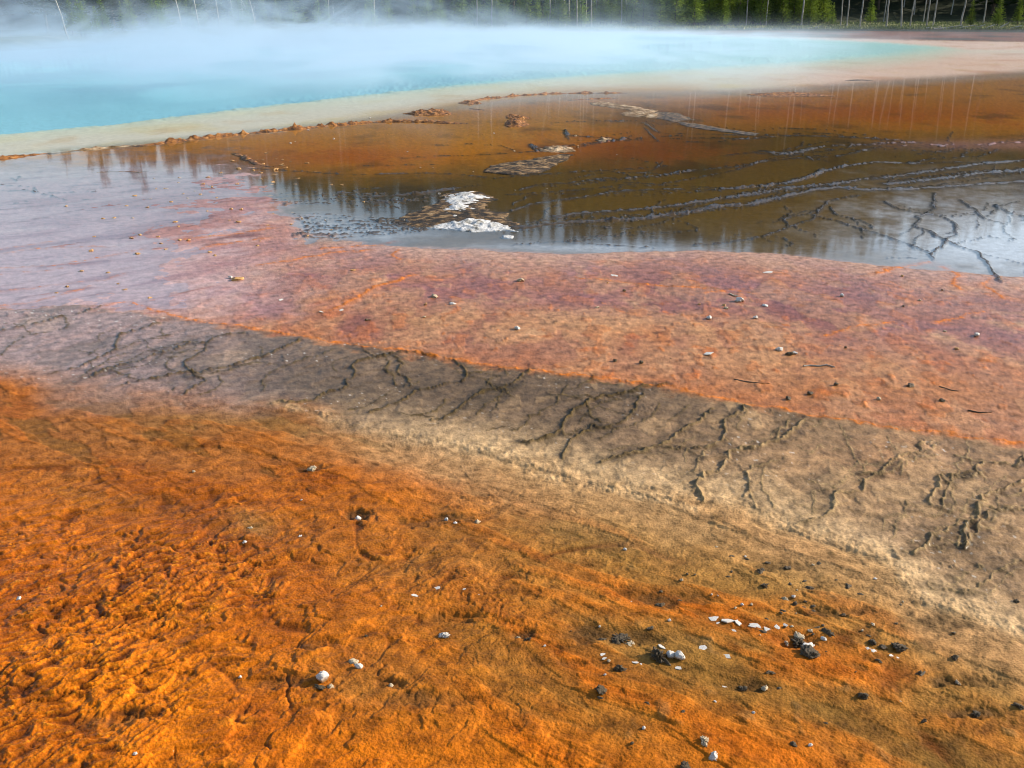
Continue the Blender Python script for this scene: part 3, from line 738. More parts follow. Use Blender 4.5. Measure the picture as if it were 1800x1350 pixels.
nt.links.new(ar.outputs['Fac'], gro.inputs[0]); nt.links.new(gro.outputs[0], gl.inputs['Roughness'])
nt.links.new(wb.outputs[0], gl.inputs['Normal'])
tr = nd(nt, 'ShaderNodeBsdfTransparent'); tr.inputs[0].default_value = (0.97, 0.98, 0.98, 1)
mx = nt.nodes.new('ShaderNodeMixShader')
nt.links.new(fr.outputs[0], mx.inputs[0]); nt.links.new(tr.outputs[0], mx.inputs[1]); nt.links.new(gl.outputs[0], mx.inputs[2])
nt.links.new(mx.outputs[0], out.inputs['Surface'])
def water(name, sel):
    f = wf[sel]
    used, inv = np.unique(f, return_inverse=True)
    vv = np.stack([WX[used], WY[used], np.zeros(len(used))], 1)
    me = mesh_np(name, vv, inv.reshape(f.shape))
    a = me.attributes.new('ripple', 'FLOAT', 'POINT'); a.data.foreach_set('value', rip_a[used].astype(np.float32))
    o = link(name, me, wm); tag(o, kind='structure'); return o
water('shallow_runoff_water', ~fin)
water('hot_spring_pool', fin)

# ------------------------------------------------------------------ far bank and wooded hillside
SHORE = interp_line([(-3000, 120), (-900, 104), (0, 89), (150, 80), (320, 68), (450, 60), (700, 56), (1000, 54.5), (1200, 53), (1400, 51.5), (1800, 52), (2600, 54), (5000, 60)])
def shore_r(a):
    px = np.clip(PW / 2 + FOC * np.tan(np.clip(a, -1.25, 1.25)) / CP, -3000, 5000)
    py = SHORE(px)
    b = (PH / 2 - py) / FOC
    t = CAMH / (SP - b * CP)
    return np.hypot((px - PW / 2) / FOC * t, (CP + b * SP) * t)
SKY_A = np.radians([-75, -40, -27.5, -18, -9.8, 0, 8, 16, 22, 27.5, 40, 75])
SKY_E = np.radians([4, 4.2, 5.0, 7.2, 10.0, 11.5, 12.2, 12.6, 11.6, 10.0, 8.5, 7])
def hill_z(a, r):
    s = shore_r(a)
    u = r - s
    ridge = CAMH + 265 * np.tan(np.interp(a, SKY_A, SKY_E)) - 15
    zz = np.where(u < 0, u * 0.25, 0.55 * sst(0, 7, u))
    zz = zz + ridge * sst(0, 1, np.clip((r - (s + 16)) / (262 - s - 16), 0, 1)) * np.where(r > s + 16, 1, 0)
    x = r * np.sin(a); y = r * np.cos(a)
    zz = zz + np.where(u > 0, 1, 0) * (0.25 * fbm(x * 0.15, y * 0.15, 3) * sst(0, 6, u) + 2.0 * fbm(x * 0.02, y * 0.02, 3) * sst(20, 80, u))
    return zz
ha = np.radians(np.linspace(-75, 75, 361))
hu = np.concatenate([[-5, -2, -1, -0.4, 0, 0.4, 1, 1.7, 2.5, 3.5, 5, 7, 9, 12, 16], np.linspace(20, 240, 70), [300, 420]])
HA, HU = np.meshgrid(ha, hu)
HR = shore_r(HA) + HU
HZZ = hill_z(HA.ravel(), HR.ravel())
hv = np.stack([HR.ravel() * np.sin(HA.ravel()), HR.ravel() * np.cos(HA.ravel()), HZZ], 1)
k = len(ha)
hi = (np.arange(len(hu) - 1)[:, None] * k + np.arange(k - 1)[None, :]).ravel()
hme = mesh_np('hillside', hv, np.stack([hi, hi + k, hi + k + 1, hi + 1], 1)[:, ::-1])
grassy = (sst(0.3, 1.5, HU) * sst(26, 12, HU)).ravel().astype(np.float32)
a_ = hme.attributes.new('grassy', 'FLOAT', 'POINT'); a_.data.foreach_set('value', grassy)
hm, nt, b, out = new_mat('hillside_soil')
ag = nd(nt, 'ShaderNodeAttribute', attribute_name='grassy')
tc = nt.nodes.new('ShaderNodeTexCoord')
n1 = nd(nt, 'ShaderNodeTexNoise', Scale=0.6, Detail=8.0, Roughness=0.7); nt.links.new(tc.outputs['Object'], n1.inputs['Vector'])
soil = ramp(nt, n1.outputs[0], [(0.3, (0.012, 0.014, 0.008)), (0.6, (0.03, 0.035, 0.015)), (0.75, (0.06, 0.055, 0.03))])
gras = ramp(nt, n1.outputs[0], [(0.3, (0.05, 0.07, 0.02)), (0.5, (0.13, 0.14, 0.045)), (0.68, (0.30, 0.27, 0.14))])
mg = nt.nodes.new('ShaderNodeMix'); mg.data_type = 'RGBA'
nt.links.new(ag.outputs['Fac'], mg.inputs[0]); nt.links.new(soil.outputs[0], mg.inputs[6]); nt.links.new(gras.outputs[0], mg.inputs[7])
nt.links.new(mg.outputs[2], b.inputs['Base Color']); b.inputs['Roughness'].default_value = 1.0
b.inputs['Specular IOR Level'].default_value = 0.1
hb = nd(nt, 'ShaderNodeBump', Strength=0.8, Distance=0.3); nt.links.new(n1.outputs[0], hb.inputs['Height']); nt.links.new(hb.outputs[0], b.inputs['Normal'])
tag(link('hillside', hme, hm), kind='structure')

def bank(px, u):
    """a point u metres behind the far shore, in the direction of frame column px"""
    a = math.atan((px - PW / 2) / FOC * CP)
    r = float(shore_r(np.array([a]))[0]) + u
    zz = float(hill_z(np.array([a]), np.array([r]))[0])
    return Vector((r * math.sin(a), r * math.cos(a), zz)), r

# bank grass: uncountable
def tuft_mesh():
    vs_, fs_ = [], []
    for i in range(9000):
        px = random.uniform(560, 1850); u = random.choice([random.uniform(0.2, 3), random.uniform(0.2, 14)])
        if px < 1050 and random.random() < 0.5: continue
        p, r = bank_fast(px, u)
        for q in range(2):
            h = random.uniform(0.12, 0.42); w = random.uniform(0.05, 0.16); a = random.uniform(0, 3.14)
            dx, dy = math.cos(a) * w, math.sin(a) * w
            lx, ly = random.uniform(-.15, .15), random.uniform(-.1, .1)
            o = len(vs_)
            vs_ += [(p[0] - dx, p[1] - dy, p[2] - .03), (p[0] + dx, p[1] + dy, p[2] - .03), (p[0] + lx, p[1] + ly, p[2] + h)]
            fs_.append((o, o + 1, o + 2))
    return mesh_np('bank_grass', vs_, fs_, False)
_ba = np.arctan((np.arange(0, 1900) - PW / 2) / FOC * CP); _bs = shore_r(_ba)
def bank_fast(px, u):
    j = int(px); a = _ba[j]; r = _bs[j] + u
    return (r * math.sin(a), r * math.cos(a), 0.55 * min(1, max(0, u / 7)) ** 1.2 + 0.02), r
grass_m = noisy_mat('dry_grass', [(0.3, (0.10, 0.13, 0.03)), (0.5, (0.24, 0.26, 0.08)), (0.7, (0.46, 0.40, 0.18))], scale=0.8, rough=0.9, bump=0)
tag(link('bank_grass', tuft_mesh(), grass_m), 'yellow green grass along the far bank', None, None, 'stuff')

# ------------------------------------------------------------------ trees
def foliage_mat(name, c0, c1, c2):
    m, nt, b, out = new_mat(name)
    oi = nt.nodes.new('ShaderNodeObjectInfo'); tc = nt.nodes.new('ShaderNodeTexCoord')
    n = nd(nt, 'ShaderNodeTexNoise', Scale=2.2, Detail=4.0); nt.links.new(tc.outputs['Object'], n.inputs['Vector'])
    r = ramp(nt, n.outputs[0], [(0.3, c0), (0.5, c1), (0.72, c2)])
    h = nt.nodes.new('ShaderNodeHueSaturation')
    mr = nd(nt, 'ShaderNodeMapRange'); mr.inputs[3].default_value = 0.7; mr.inputs[4].default_value = 1.25
    nt.links.new(oi.outputs['Random'], mr.inputs[0]); nt.links.new(mr.outputs[0], h.inputs['Value'])
    nt.links.new(r.outputs[0], h.inputs['Color']); nt.links.new(h.outputs[0], b.inputs['Base Color'])
    b.inputs['Roughness'].default_value = 0.9; b.inputs['Specular IOR Level'].default_value = 0.05
    tl = nt.nodes.new('ShaderNodeBsdfTranslucent'); ms = nt.nodes.new('ShaderNodeMixShader'); ms.inputs[0].default_value = 0.4
    nt.links.new(h.outputs[0], tl.inputs[0]); nt.links.new(b.outputs[0], ms.inputs[1]); nt.links.new(tl.outputs[0], ms.inputs[2]); nt.links.new(ms.outputs[0], out.inputs['Surface'])
    return m
YOUNG = foliage_mat('young_needles', (0.08, 0.13, 0.02), (0.22, 0.30, 0.045), (0.36, 0.42, 0.07))
DARKN = foliage_mat('dark_needles', (0.012, 0.022, 0.005), (0.030, 0.050, 0.010), (0.060, 0.080, 0.016))
BARK = noisy_mat('pine_bark', [(0.3, (0.05, 0.035, 0.022)), (0.7, (0.14, 0.10, 0.07))], scale=6, rough=0.95, bump=0.5)
SNAG = noisy_mat('bleached_wood', [(0.25, (0.16, 0.14, 0.11)), (0.55, (0.34, 0.31, 0.27)), (0.8, (0.50, 0.47, 0.42))], scale=1.6, rough=0.85, bump=0.5)
def tube(path, rad, n=7):
    v, f = [], []
    for i, (p, r) in enumerate(zip(path, rad)):
        for j in range(n):
            a = 2 * math.pi * j / n
            v.append((p[0] + r * math.cos(a), p[1] + r * math.sin(a), p[2]))
    for i in range(len(path) - 1):
        for j in range(n):
            f.append((i * n + j, i * n + (j + 1) % n, (i + 1) * n + (j + 1) % n, (i + 1) * n + j))
    return v, f
def crown_mesh(name, seed, base, top_r, dens, droop):
    """unit-height conifer crown of small needle tufts on whorled boughs"""
    rd = random.Random(seed)
    v, f = [], []
    zz = base
    while zz < 0.995:
        t = (zz - base) / (1 - base)
        prof = (1 - t) ** 0.85 * (0.35 + 0.65 * min(1, t * 5)) if base > 0.2 else (1 - t) ** 0.9
        nb = max(3, int(7 * dens * (0.4 + prof)))
        off = rd.uniform(0, 6.28)
        for j in range(nb):
            if rd.random() < 0.12: continue
            a = off + 6.283 * j / nb + rd.uniform(-.35, .35)
            L = top_r * prof * rd.uniform(0.55, 1.2) + 0.012
            m = max(2, int(L / 0.022))
            for q in range(m):
                s_ = (q + 0.7) / m
                cx, cy = math.cos(a) * L * s_, math.sin(a) * L * s_
                cz = zz + droop * L * s_ + 0.25 * L * s_ * s_ + rd.uniform(-.008, .008)
                for w_ in range(2):
                    sz = rd.uniform(0.016, 0.032) * (1.15 - 0.4 * s_)
                    d1 = Vector((math.cos(a) + rd.uniform(-.6, .6), math.sin(a) + rd.uniform(-.6, .6), rd.uniform(-.1, .7))).normalized() * sz
                    d2 = Vector((rd.uniform(-1, 1), rd.uniform(-1, 1), rd.uniform(-.5, .5))).normalized() * sz * 0.55
                    c = Vector((cx + rd.uniform(-.008, .008), cy + rd.uniform(-.008, .008), cz))
                    o = len(v)
                    v += [tuple(c - d1 * .6 - d2 * .3), tuple(c + d2), tuple(c + d1), tuple(c - d2)]
                    f.append((o, o + 1, o + 2, o + 3))
        zz += rd.uniform(0.016, 0.030)
    return mesh_np(name, v, f, False)
def trunk_mesh(name, seed, r0, h=1.0):
    rd = random.Random(seed)
    path = [(rd.uniform(-.004, .004) * i, rd.uniform(-.004, .004) * i, -0.02 + (h + 0.02) * i / 7) for i in range(8)]
    v, f = tube(path, [r0 * (1 - 0.88 * i / 7) for i in range(8)])
    return mesh_np(name, v, f)
young_c = [crown_mesh('crown', 10 + i, 0.04 + 0.02 * i, 0.23 - 0.02 * (i % 3), 1.0, -0.05) for i in range(5)]
young_t = trunk_mesh('trunk', 1, 0.014)
dark_c = [crown_mesh('crown', 30 + i, 0.10 + 0.07 * i, 0.17 + 0.015 * (i % 2), 0.85, -0.25) for i in range(4)]
dark_t = trunk_mesh('trunk', 2, 0.013)
for m_ in young_c: m_.materials.append(YOUNG)
for m_ in dark_c: m_.materials.append(DARKN)
young_t.materials.append(BARK); dark_t.materials.append(BARK)
def pine(name, pos, h, crown, trunk, label, group, rz=None, lean=0.0, wide=1.0):
    root = bpy.data.objects.new(name, None); root.empty_display_size = 0.2
    C.objects.link(root)
    root.location = pos; root.scale = (h * wide, h * wide, h)
    root.rotation_euler = (random.uniform(-lean, lean), random.uniform(-lean, lean), rz if rz is not None else random.uniform(0, 6.28))
    link('trunk', trunk, None, root); link('crown', crown, None, root)
    return tag(root, label, 'tree', group)
HPX = lambda hpx, r: hpx * r / FOC
# lone young pines on the right of the far bank
for (px, u, hpx, lab) in [(1232 + 300, 6, 46, 'dark green young pine beside a bare trunk on the far bank'), (1709, 5, 40, 'small lone conical pine on the far bank, left of two near the right edge'),
                          (1757, 6, 47, 'conical young pine second from the right edge of the far bank'), (1792, 6, 44, 'young pine at the right end of the far bank'),
                          (1465, 5, 34, 'short bushy pine with a clear stem right of the dense young thicket')]:
    p, r = bank(px, u); pine('young_pine', p, HPX(hpx, r), random.choice(young_c), young_t, lab, 'young pines of the far bank')
# the thicket of young pines
for i in range(110):
    px = random.uniform(1050, 1450); u = random.uniform(3.0, 15)
    p, r = bank(px, u)
    pine('young_pine', p, HPX(random.uniform(42, 74), r) * (0.8 if px < 1120 else 1), random.choice(young_c), young_t, 'young green pine in the dense thicket on the far bank right of the steam', 'pines of the dense thicket', wide=random.uniform(1.1, 1.6))
# small pines rising out of the steam on the left and behind it in the middle
for i in range(90):
    px = random.choice([random.uniform(120, 460), random.uniform(460, 1050), random.uniform(460, 1050)]); u = random.uniform(2, 16)
    p, r = bank(px, u)
    pine('young_pine', p, HPX(random.uniform(36, 74), r), random.choice(young_c), young_t, 'small green pine standing out of the steam behind the spring', 'pines behind the steam', wide=random.uniform(1.0, 1.4))
# tall pines of the dark wood: front ranks, then up the slope
cnt = 0; tries = 0; spots = []
while cnt < 270 and tries < 6000:
    tries += 1
    px = random.uniform(-160, 1960)
    u = random.choice([random.uniform(10, 40), random.uniform(20, 100), random.uniform(60, 190)])
    a = math.atan((px - PW / 2) / FOC * CP); r = float(shore_r(np.array([a]))[0]) + u
    if r > 268 or (px > 980 and u < 24): continue
    x, y = r * math.sin(a), r * math.cos(a)
    if any((x - q[0]) ** 2 + (y - q[1]) ** 2 < 9 for q in spots): continue
    spots.append((x, y)); p, r = bank(px, u)
    h = random.uniform(11, 17) * (0.75 if u < 22 else 1)
    h = max(3.0, min(h, (CAMH + r * math.tan(float(np.interp(a, SKY_A, SKY_E))) - p.z) * random.uniform(.75, 1.04)))
    pine('tall_pine', p, h, dark_c[cnt % 4] if u > 30 else dark_c[cnt % 2], dark_t, 'tall dark pine in the shaded wood behind the far bank', 'tall pines of the wood', lean=0.03, wide=random.uniform(.9, 1.3)); cnt += 1
# the rest of the wood reads as one mass
def wood_mesh():
    v, f = [], []
    rd = random.Random(5)
    for i in range(1500):
        a = rd.uniform(-1.15, 1.15)
        u = rd.uniform(45, 200)
        r = float(np.interp(a, ha, shore_r(ha))) + u
        if r > 272: r = rd.uniform(200, 272)
        zb = float(np.interp(r, HR[:, int((a - ha[0]) / (ha[1] - ha[0]))], HZZ.reshape(HR.shape)[:, int((a - ha[0]) / (ha[1] - ha[0]))]))
        x, y = r * math.sin(a), r * math.cos(a); h = max(2.5, min(rd.uniform(9, 17), (CAMH + r * math.tan(float(np.interp(a, SKY_A, SKY_E))) - zb) * rd.uniform(.7, 1.0))); w = h * rd.uniform(.13, .2)
        for L in range(9):
            t = L / 9; zc_ = zb + h * (0.06 + 0.9 * t); rw = w * (1 - t) ** 0.8 + 0.15
            for q in range(6):
                b_ = rd.uniform(0, 6.28); ln = rw * rd.uniform(.7, 1.3)
                dx, dy = math.cos(b_), math.sin(b_)
                o = len(v)
                v += [(x, y, zc_ + h * .12), (x + dx * ln - dy * ln * .45, y + dy * ln + dx * ln * .45, zc_ - h * .02 * rd.random()), (x + dx * ln + dy * ln * .45, y + dy * ln - dx * ln * .45, zc_ - h * .03)]
                f.append((o, o + 1, o + 2))
    return mesh_np('far_wood', v, f, False)
tag(link('far_wood', wood_mesh(), DARKN), 'dark conifer wood covering the hillside behind', None, None, 'stuff')

# bare trunks: (base column, base row or None, top column at row 0, thickness units, label)
def snag(px, u, lean_px, wid, label, twigs=4, hmin=9.0):
    p, r = bank(px, u)
    h = hmin
    # lean: shift in frame units per 60 units of height
    lx = lean_px / 60.0 * h
    rd = random.Random(int(px * 7 + u))
    n = 9
    path = [(lx * i / n + rd.uniform(-.05, .05) * (i > 0), rd.uniform(-.05, .05) * (i > 0), -0.2 + (h + .2) * i / n) for i in range(n + 1)]
    rad = [HPX(wid, r) * 0.34 * (1 - 0.7 * i / n) for i in range(n + 1)]
    root = bpy.data.objects.new('dead_tree', None); root.location = p; C.objects.link(root)
    v, f = tube(path, rad, 8)
    link('trunk', mesh_np('trunk', v, f), SNAG, root)
    for q in range(twigs):
        i = rd.uniform(1.5, n - 0.5); j = int(i); b0 = Vector(path[j]).lerp(Vector(path[j + 1]), i - j)
        a = rd.choice([0, math.pi]) + rd.uniform(-.9, .9); L = rd.uniform(.25, .9)
        e = b0 + Vector((math.cos(a) * L, math.sin(a) * L, rd.uniform(-.35, .1)))
        m_ = b0.lerp(e, .5) + Vector((0, 0, .08))
        tv, tf = tube([b0, m_, e], [rad[j] * .28, rad[j] * .2, rad[j] * .06], 5)
        link('branch', mesh_np('branch', tv, tf), SNAG, root)
    tag(root, label, 'dead tree', 'bare dead trees of the far bank')
SN = [(116, 2, -12, 4.5, 'crooked bare dead tree leaning left at the left end of the steam', 7), (318, 2, -7, 4.5, 'bare dead trunk leaning left, left of the pair rising from the steam', 0),
      (347, 3, -5, 4.5, 'reddish bare trunk just right of the leaning one in the steam', 0), (383, 4, -2, 4, 'straight pale trunk between the steam and the small pines', 1),
      (428, 4, -3, 4.5, 'pale trunk crossed by a fallen pole left of the wood', 1), (448, 3, -9, 4.5, 'pale trunk leaning left into the crossed pair', 0),
      (450, 3, -26, 2.5, 'thin pole leaning far left across two pale trunks', 0), (410, 8, -4, 2.5, 'thin faint pole in the steam left of the crossed trunks', 0),
      (658, 4, 0, 5, 'short thick sunlit trunk among the dark pines', 0), (838, 5, 0, 4, 'pale straight trunk at the left of the middle group', 2),
      (865, 5, -1, 3.5, 'pale trunk second in the middle group', 2), (877, 7, -6, 3, 'leaning thin trunk in the middle group', 0), (932, 4, -9, 3.5, 'dead trunk leaning left over the grey slope', 0),
      (967, 4, 0, 3.5, 'upright grey trunk by the steam column', 1), (984, 4, -10, 3, 'thin dead trunk leaning left near the steam column', 0), (994, 3, -4, 4.5, 'pale leaning trunk before the steam column', 1),
      (1000, 6, 0, 4.5, 'brown broken trunk top above the steam column', 0), (1016, 3, -3, 4, 'short pale trunk, leftmost of the three by the thicket', 0), (1020, 5, 0, 3, 'middle pale trunk of the three by the thicket', 0),
      (1030, 5, 0, 3, 'right pale trunk of the three by the thicket', 0), (1040, 4, -2, 4, 'tall pale trunk at the left edge of the thicket', 1), (1107, 12, -11, 3.5, 'bright leaning trunk above the thicket', 0),
      (1093, 8, 0, 3.5, 'grey trunk inside the left part of the thicket', 2), (1313, 3, 0, 3, 'thin grey dead trunk in front of the thicket', 4), (1349, 3, 0, 3, 'thin bare trunk before the right part of the thicket', 3),
      (1411, 3, 0, 4.5, 'stout grey trunk at the right end of the thicket', 4), (1480, 4, -1, 3.5, 'grey trunk left of the twiggy one on the open bank', 2), (1492, 3, -2, 3.5, 'twiggy grey dead trunk on the open bank', 7),
      (1515, 2, 0, 4, 'straight white trunk beside the lone dark pine', 1), (1561, 2, -1, 4.5, 'white trunk standing alone on the grassy bank', 1), (1588, 2, -6, 4.5, 'white trunk leaning left on the grassy bank', 1),
      (1603, 4, 2, 3.5, 'dead trunk with drooping twigs on the grassy bank', 10), (1632, 3, 0, 4, 'pale trunk, left of the pair near the log pile', 1), (1643, 3, 3, 4, 'pale trunk leaning right, right of the pair near the log pile', 3), (1692, 3, 4, 4.5, 'white trunk leaning right over the log pile', 1)]
for (px, u, ln, wd, lab, tw) in SN: snag(px, u, ln, wd, lab, tw, 8.0 + (px * 13 % 50) / 10)
# the hidden tops also mirror: a few more pale poles inside the wood
for i in range(22):
    px = random.uniform(430, 1750)
    snag(px, random.uniform(6, 40), random.uniform(-3, 3), random.uniform(2.2, 3.6), 'thin grey dead trunk among the dark pines of the wood', 0, random.uniform(9, 16))
# fallen logs on the bank
LOGS = [(1642, .8, 2.6, 10, 'long white log at the left of the heap on the far bank'), (1668, .7, 1.8, -14, 'pale log tilted down in the heap on the far bank'), (1684, 1.2, 1.9, 25, 'white log rising over the others in the heap'), (1702, 1.0, 2.6, 18, 'white log at the foot of the leaning white trunk'),
        (1725, .9, 1.6, -35, 'short grey log right of the heap'), (1745, .9, 1.4, 40, 'thin grey log propped near the right edge'), (1768, .8, 1.6, 55, 'grey log leaning right near the right edge'), (1790, .7, 1.5, 30, 'pale log at the right edge of the bank'), (1657, 0.3, 1.8, -4, 'low white log at the water below the heap'),
        (1330, .4, 2.4, 2, 'long pale log lying at the water left of the open bank'), (1290, .5, 1.4, -3, 'short pale log left of the long one at the water'), (1432, 1.0, 1.6, 14, 'pale root stump heap on the bank below the stout trunk'), (1440, .8, 1.2, -30, 'pale broken branch on the bank below the stout trunk')]
for (px, u, L, ang, lab) in LOGS:
    p, r = bank(px, u)
    rd = random.Random(int(px)); a = R(ang) * 0.5; n = 6
    v, f = [], []
    dx = Vector((math.cos(a) * .97, rd.uniform(-.25, .25), abs(math.sin(a))))
    side = Vector((0, 1, 0)); upv = dx.cross(side).normalized() * -1; side = upv.cross(dx).normalized()
    for i in range(n):
        t = i / (n - 1) - .5; c = dx * L * t + Vector((0, rd.uniform(-.03, .03), rd.uniform(-.02, .02))); rad = 0.10 * (1 - 0.5 * (t + .5))
        for j in range(7):
            b_ = 2 * math.pi * j / 7; q = c + side * rad * math.cos(b_) + upv * rad * math.sin(b_); v.append(tuple(q))
    for i in range(n - 1):
        for j in range(7): f.append((i * 7 + j, i * 7 + (j + 1) % 7, (i + 1) * 7 + (j + 1) % 7, (i + 1) * 7 + j))
    o = link('fallen_log', mesh_np('fallen_log', v, f), SNAG, None, (p.x, p.y, p.z + 0.08 + abs(math.sin(a)) * L * .5))
    tag(o, lab, 'log', 'bleached logs on the far bank')

# ------------------------------------------------------------------ crusts, rims and mounds in the shallow water
RIMM = noisy_mat('orange_crust', [(0.36, (0.05, 0.025, 0.010)), (0.50, (0.24, 0.09, 0.018)), (0.62, (0.46, 0.20, 0.05)), (0.76, (0.66, 0.48, 0.28))], scale=11, rough=0.8, bump=0.9, bscale=30, dist=0.02, coat=0.15)
DRIM = noisy_mat('dark_crust', [(0.32, (0.02, 0.015, 0.010)), (0.5, (0.09, 0.06, 0.03)), (0.64, (0.28, 0.16, 0.07)), (0.78, (0.6, 0.48, 0.32))], scale=9, rough=0.7, bump=0.9, bscale=34, dist=0.02, coat=0.2)
PALE = noisy_mat('pale_crust', [(0.34, (0.06, 0.04, 0.02)), (0.48, (0.26, 0.16, 0.08)), (0.62, (0.52, 0.38, 0.24)), (0.8, (0.74, 0.64, 0.50))], scale=5, rough=0.9, bump=0.9, bscale=36, dist=0.02)
SINT = noisy_mat('white_sinter', [(0.32, (0.08, 0.065, 0.045)), (0.40, (0.36, 0.33, 0.28)), (0.49, (0.66, 0.64, 0.61)), (0.75, (0.80, 0.79, 0.77))], scale=9, rough=0.9, bump=1.0, bscale=40, dist=0.03)
GRAV = noisy_mat('brown_gravel_crust', [(0.40, (0.014, 0.010, 0.006)), (0.50, (0.07, 0.042, 0.02)), (0.57, (0.26, 0.15, 0.06)), (0.72, (0.5, 0.36, 0.2))], scale=8, rough=0.8, bump=1.0, bscale=40, dist=0.03)
def rim_obj(name, pts, w, h, mat, label, group, seed=0):
    w_ = [Vector(at(*p)) for p in pts]
    path = [w_[0]]
    for a, b in zip(w_, w_[1:]):
        n = max(1, int((b - a).length / 0.05))
        path += [a.lerp(b, (i + 1) / n) for i in range(n)]
    p = np.array([(q.x, q.y) for q in path]); L = len(p)
    s = np.arange(L) * 0.05
    amp = np.clip(0.55 + 1.2 * fbm(s * 2.2 + seed * 9, s * 0 + seed, 3) + 0.5 * perlin(s * 9, s * 0 + seed * 3.3), 0.0, 1.6)
    amp *= np.clip(np.minimum(np.arange(L), np.arange(L)[::-1]) / 12, 0, 1)
    off = 0.12 * fbm(s * 1.3, s * 0 + 4 + seed, 3)
    t = np.gradient(p, axis=0); t /= np.linalg.norm(t, axis=1)[:, None] + 1e-9
    nrm = np.stack([-t[:, 1], t[:, 0]], 1)
    prof = np.linspace(-1, 1, 11)
    v = []
    for k_, q in enumerate(prof):
        xy = p + nrm * (off + q * w * (0.6 + 0.5 * amp))[:, None]
        hh = h * amp * (1 - abs(q) ** 1.6) * (0.75 + 0.7 * perlin(xy[:, 0] * 16, xy[:, 1] * 16 + seed)) - 0.012 * (abs(q) > .95) - 0.004
        v.append(np.stack([xy[:, 0], xy[:, 1], hh], 1))
    v = np.concatenate(v); ii_ = (np.arange(len(prof) - 1)[:, None] * L + np.arange(L - 1)[None, :]).ravel()
    c = v.mean(0); c[2] = 0
    o = link(name, mesh_np(name, v - c, np.stack([ii_, ii_ + 1, ii_ + L + 1, ii_ + L], 1)), mat, None, tuple(c))
    return tag(o, label, 'mineral rim', group)
def islet(name, pts, h, mat, label, cat, group, seed=0, step=None, edge=0.25):
    poly = np.array([at(*p)[:2] for p in pts])
    lo, hi_ = poly.min(0) - .1, poly.max(0) + .1
    step = step or max((hi_ - lo).max() / 90, 0.012)
    gx = np.arange(lo[0], hi_[0], step); gy = np.arange(lo[1], hi_[1], step)
    GX, GY = np.meshgrid(gx, gy); x, y = GX.ravel(), GY.ravel()
    xw = x + 0.16 * edge * 4 * fbm(x * 3 + seed, y * 3, 3); yw = y + 0.16 * edge * 4 * fbm(x * 3 + 40, y * 3 + seed, 3)
    ins = np.zeros(len(x), bool); d = np.full(len(x), 1e9)
    for a, b in zip(poly, np.roll(poly, -1, 0)):
        cond = (a[1] > yw) != (b[1] > yw)
        with np.errstate(divide='ignore', invalid='ignore'):
            xi = (b[0] - a[0]) * (yw - a[1]) / (b[1] - a[1] + 1e-12) + a[0]
        ins ^= cond & (xw < xi)
        L = ((b - a) ** 2).sum() + 1e-9
        t = np.clip(((xw - a[0]) * (b[0] - a[0]) + (yw - a[1]) * (b[1] - a[1])) / L, 0, 1)
        d = np.minimum(d, np.hypot(xw - a[0] - t * (b[0] - a[0]), yw - a[1] - t * (b[1] - a[1])))
    sd_ = np.where(ins, d, -d)
    z_ = h * sst(-0.02, edge, sd_) * (0.65 + 0.5 * fbm(x * 7 + seed, y * 7, 3)) + h * 0.35 * sst(0, edge * .5, sd_) * perlin(x * 12, y * 12 + seed) + h * .16 * perlin(x * 40, y * 40) * ins + np.where(sd_ < 0, -0.03, 0)
    keep = sd_ > -step * 1.6
    nx = len(gx); qi = (np.arange(len(gy) - 1)[:, None] * nx + np.arange(nx - 1)[None, :]).ravel()
    q = np.stack([qi, qi + 1, qi + nx + 1, qi + nx], 1); q = q[keep[q].all(1)]
    used, inv = np.unique(q, return_inverse=True)
    v = np.stack([x[used], y[used], z_[used]], 1); c = v.mean(0); c[2] = 0
    o = link(name, mesh_np(name, v - c, inv.reshape(q.shape)), mat, None, tuple(c))
    return tag(o, label, cat, group)
GR = 'crusty mineral rims in the shallows'
rim_obj('mineral_rim', P("-90,290 -40,284 0,279 40,275 90,268"), .10, .075, RIMM, 'orange brown crust rim at the left edge below the spring', GR, 1)
rim_obj('mineral_rim', P("86,270 130,265 170,261 210,257 262,253"), .08, .05, PALE, 'thin pale crust line between two orange rims by the spring', GR, 2)
rim_obj('mineral_rim', P("235,257 270,253 330,246 390,239 450,233 520,226 600,219 650,215 690,213 740,214 790,216 822,217"), .13, .085, RIMM, 'long orange brown crust rim curving along the near edge of the spring', GR, 3)
rim_obj('mineral_rim', P("812,181 840,176 870,172 910,168 960,165 1030,163.5 1102,163.5"), .12, .07, RIMM, 'thin orange crust rim at the back of the brown pond', GR, 4)
rim_obj('mineral_rim', P("1000,176 1040,174 1085,172"), .10, .05, RIMM, 'short rusty crust line above the crusted ridge', GR, 5)
rim_obj('mineral_rim', P("826,190 838,192 853,193"), .08, .05, RIMM, 'very short orange crust dash near the back rim', GR, 6)
rim_obj('mineral_rim', P("1490,141 1510,140 1532,141"), .2, .05, DRIM, 'small dark crust dash on the pale shelf at the right', GR, 7)
rim_obj('mineral_rim', P("410,268 418,273 440,282 455,289 480,292"), .07, .05, RIMM, 'knobbly rusty crust line at the left end of the brown pond', GR, 8)
rim_obj('mineral_rim', P("170,302 210,302 245,303 262,300"), .04, .03, RIMM, 'faint crust line in the pale water on the left', GR, 9)
GI = 'crusted islets in the shallows'
islet('crust_islet', [(708, 200), (740, 196), (775, 192), (784, 196), (795, 201), (760, 203), (725, 202)], .085, RIMM, 'orange wedge-shaped crust islet left of the brown pond', 'islet', GI, 1, edge=.3)
islet('crust_islet', [(806, 181), (820, 178), (838, 179), (846, 182), (826, 183)], .07, RIMM, 'small orange crust islet at the end of the back rim', 'islet', GI, 2, edge=.25)
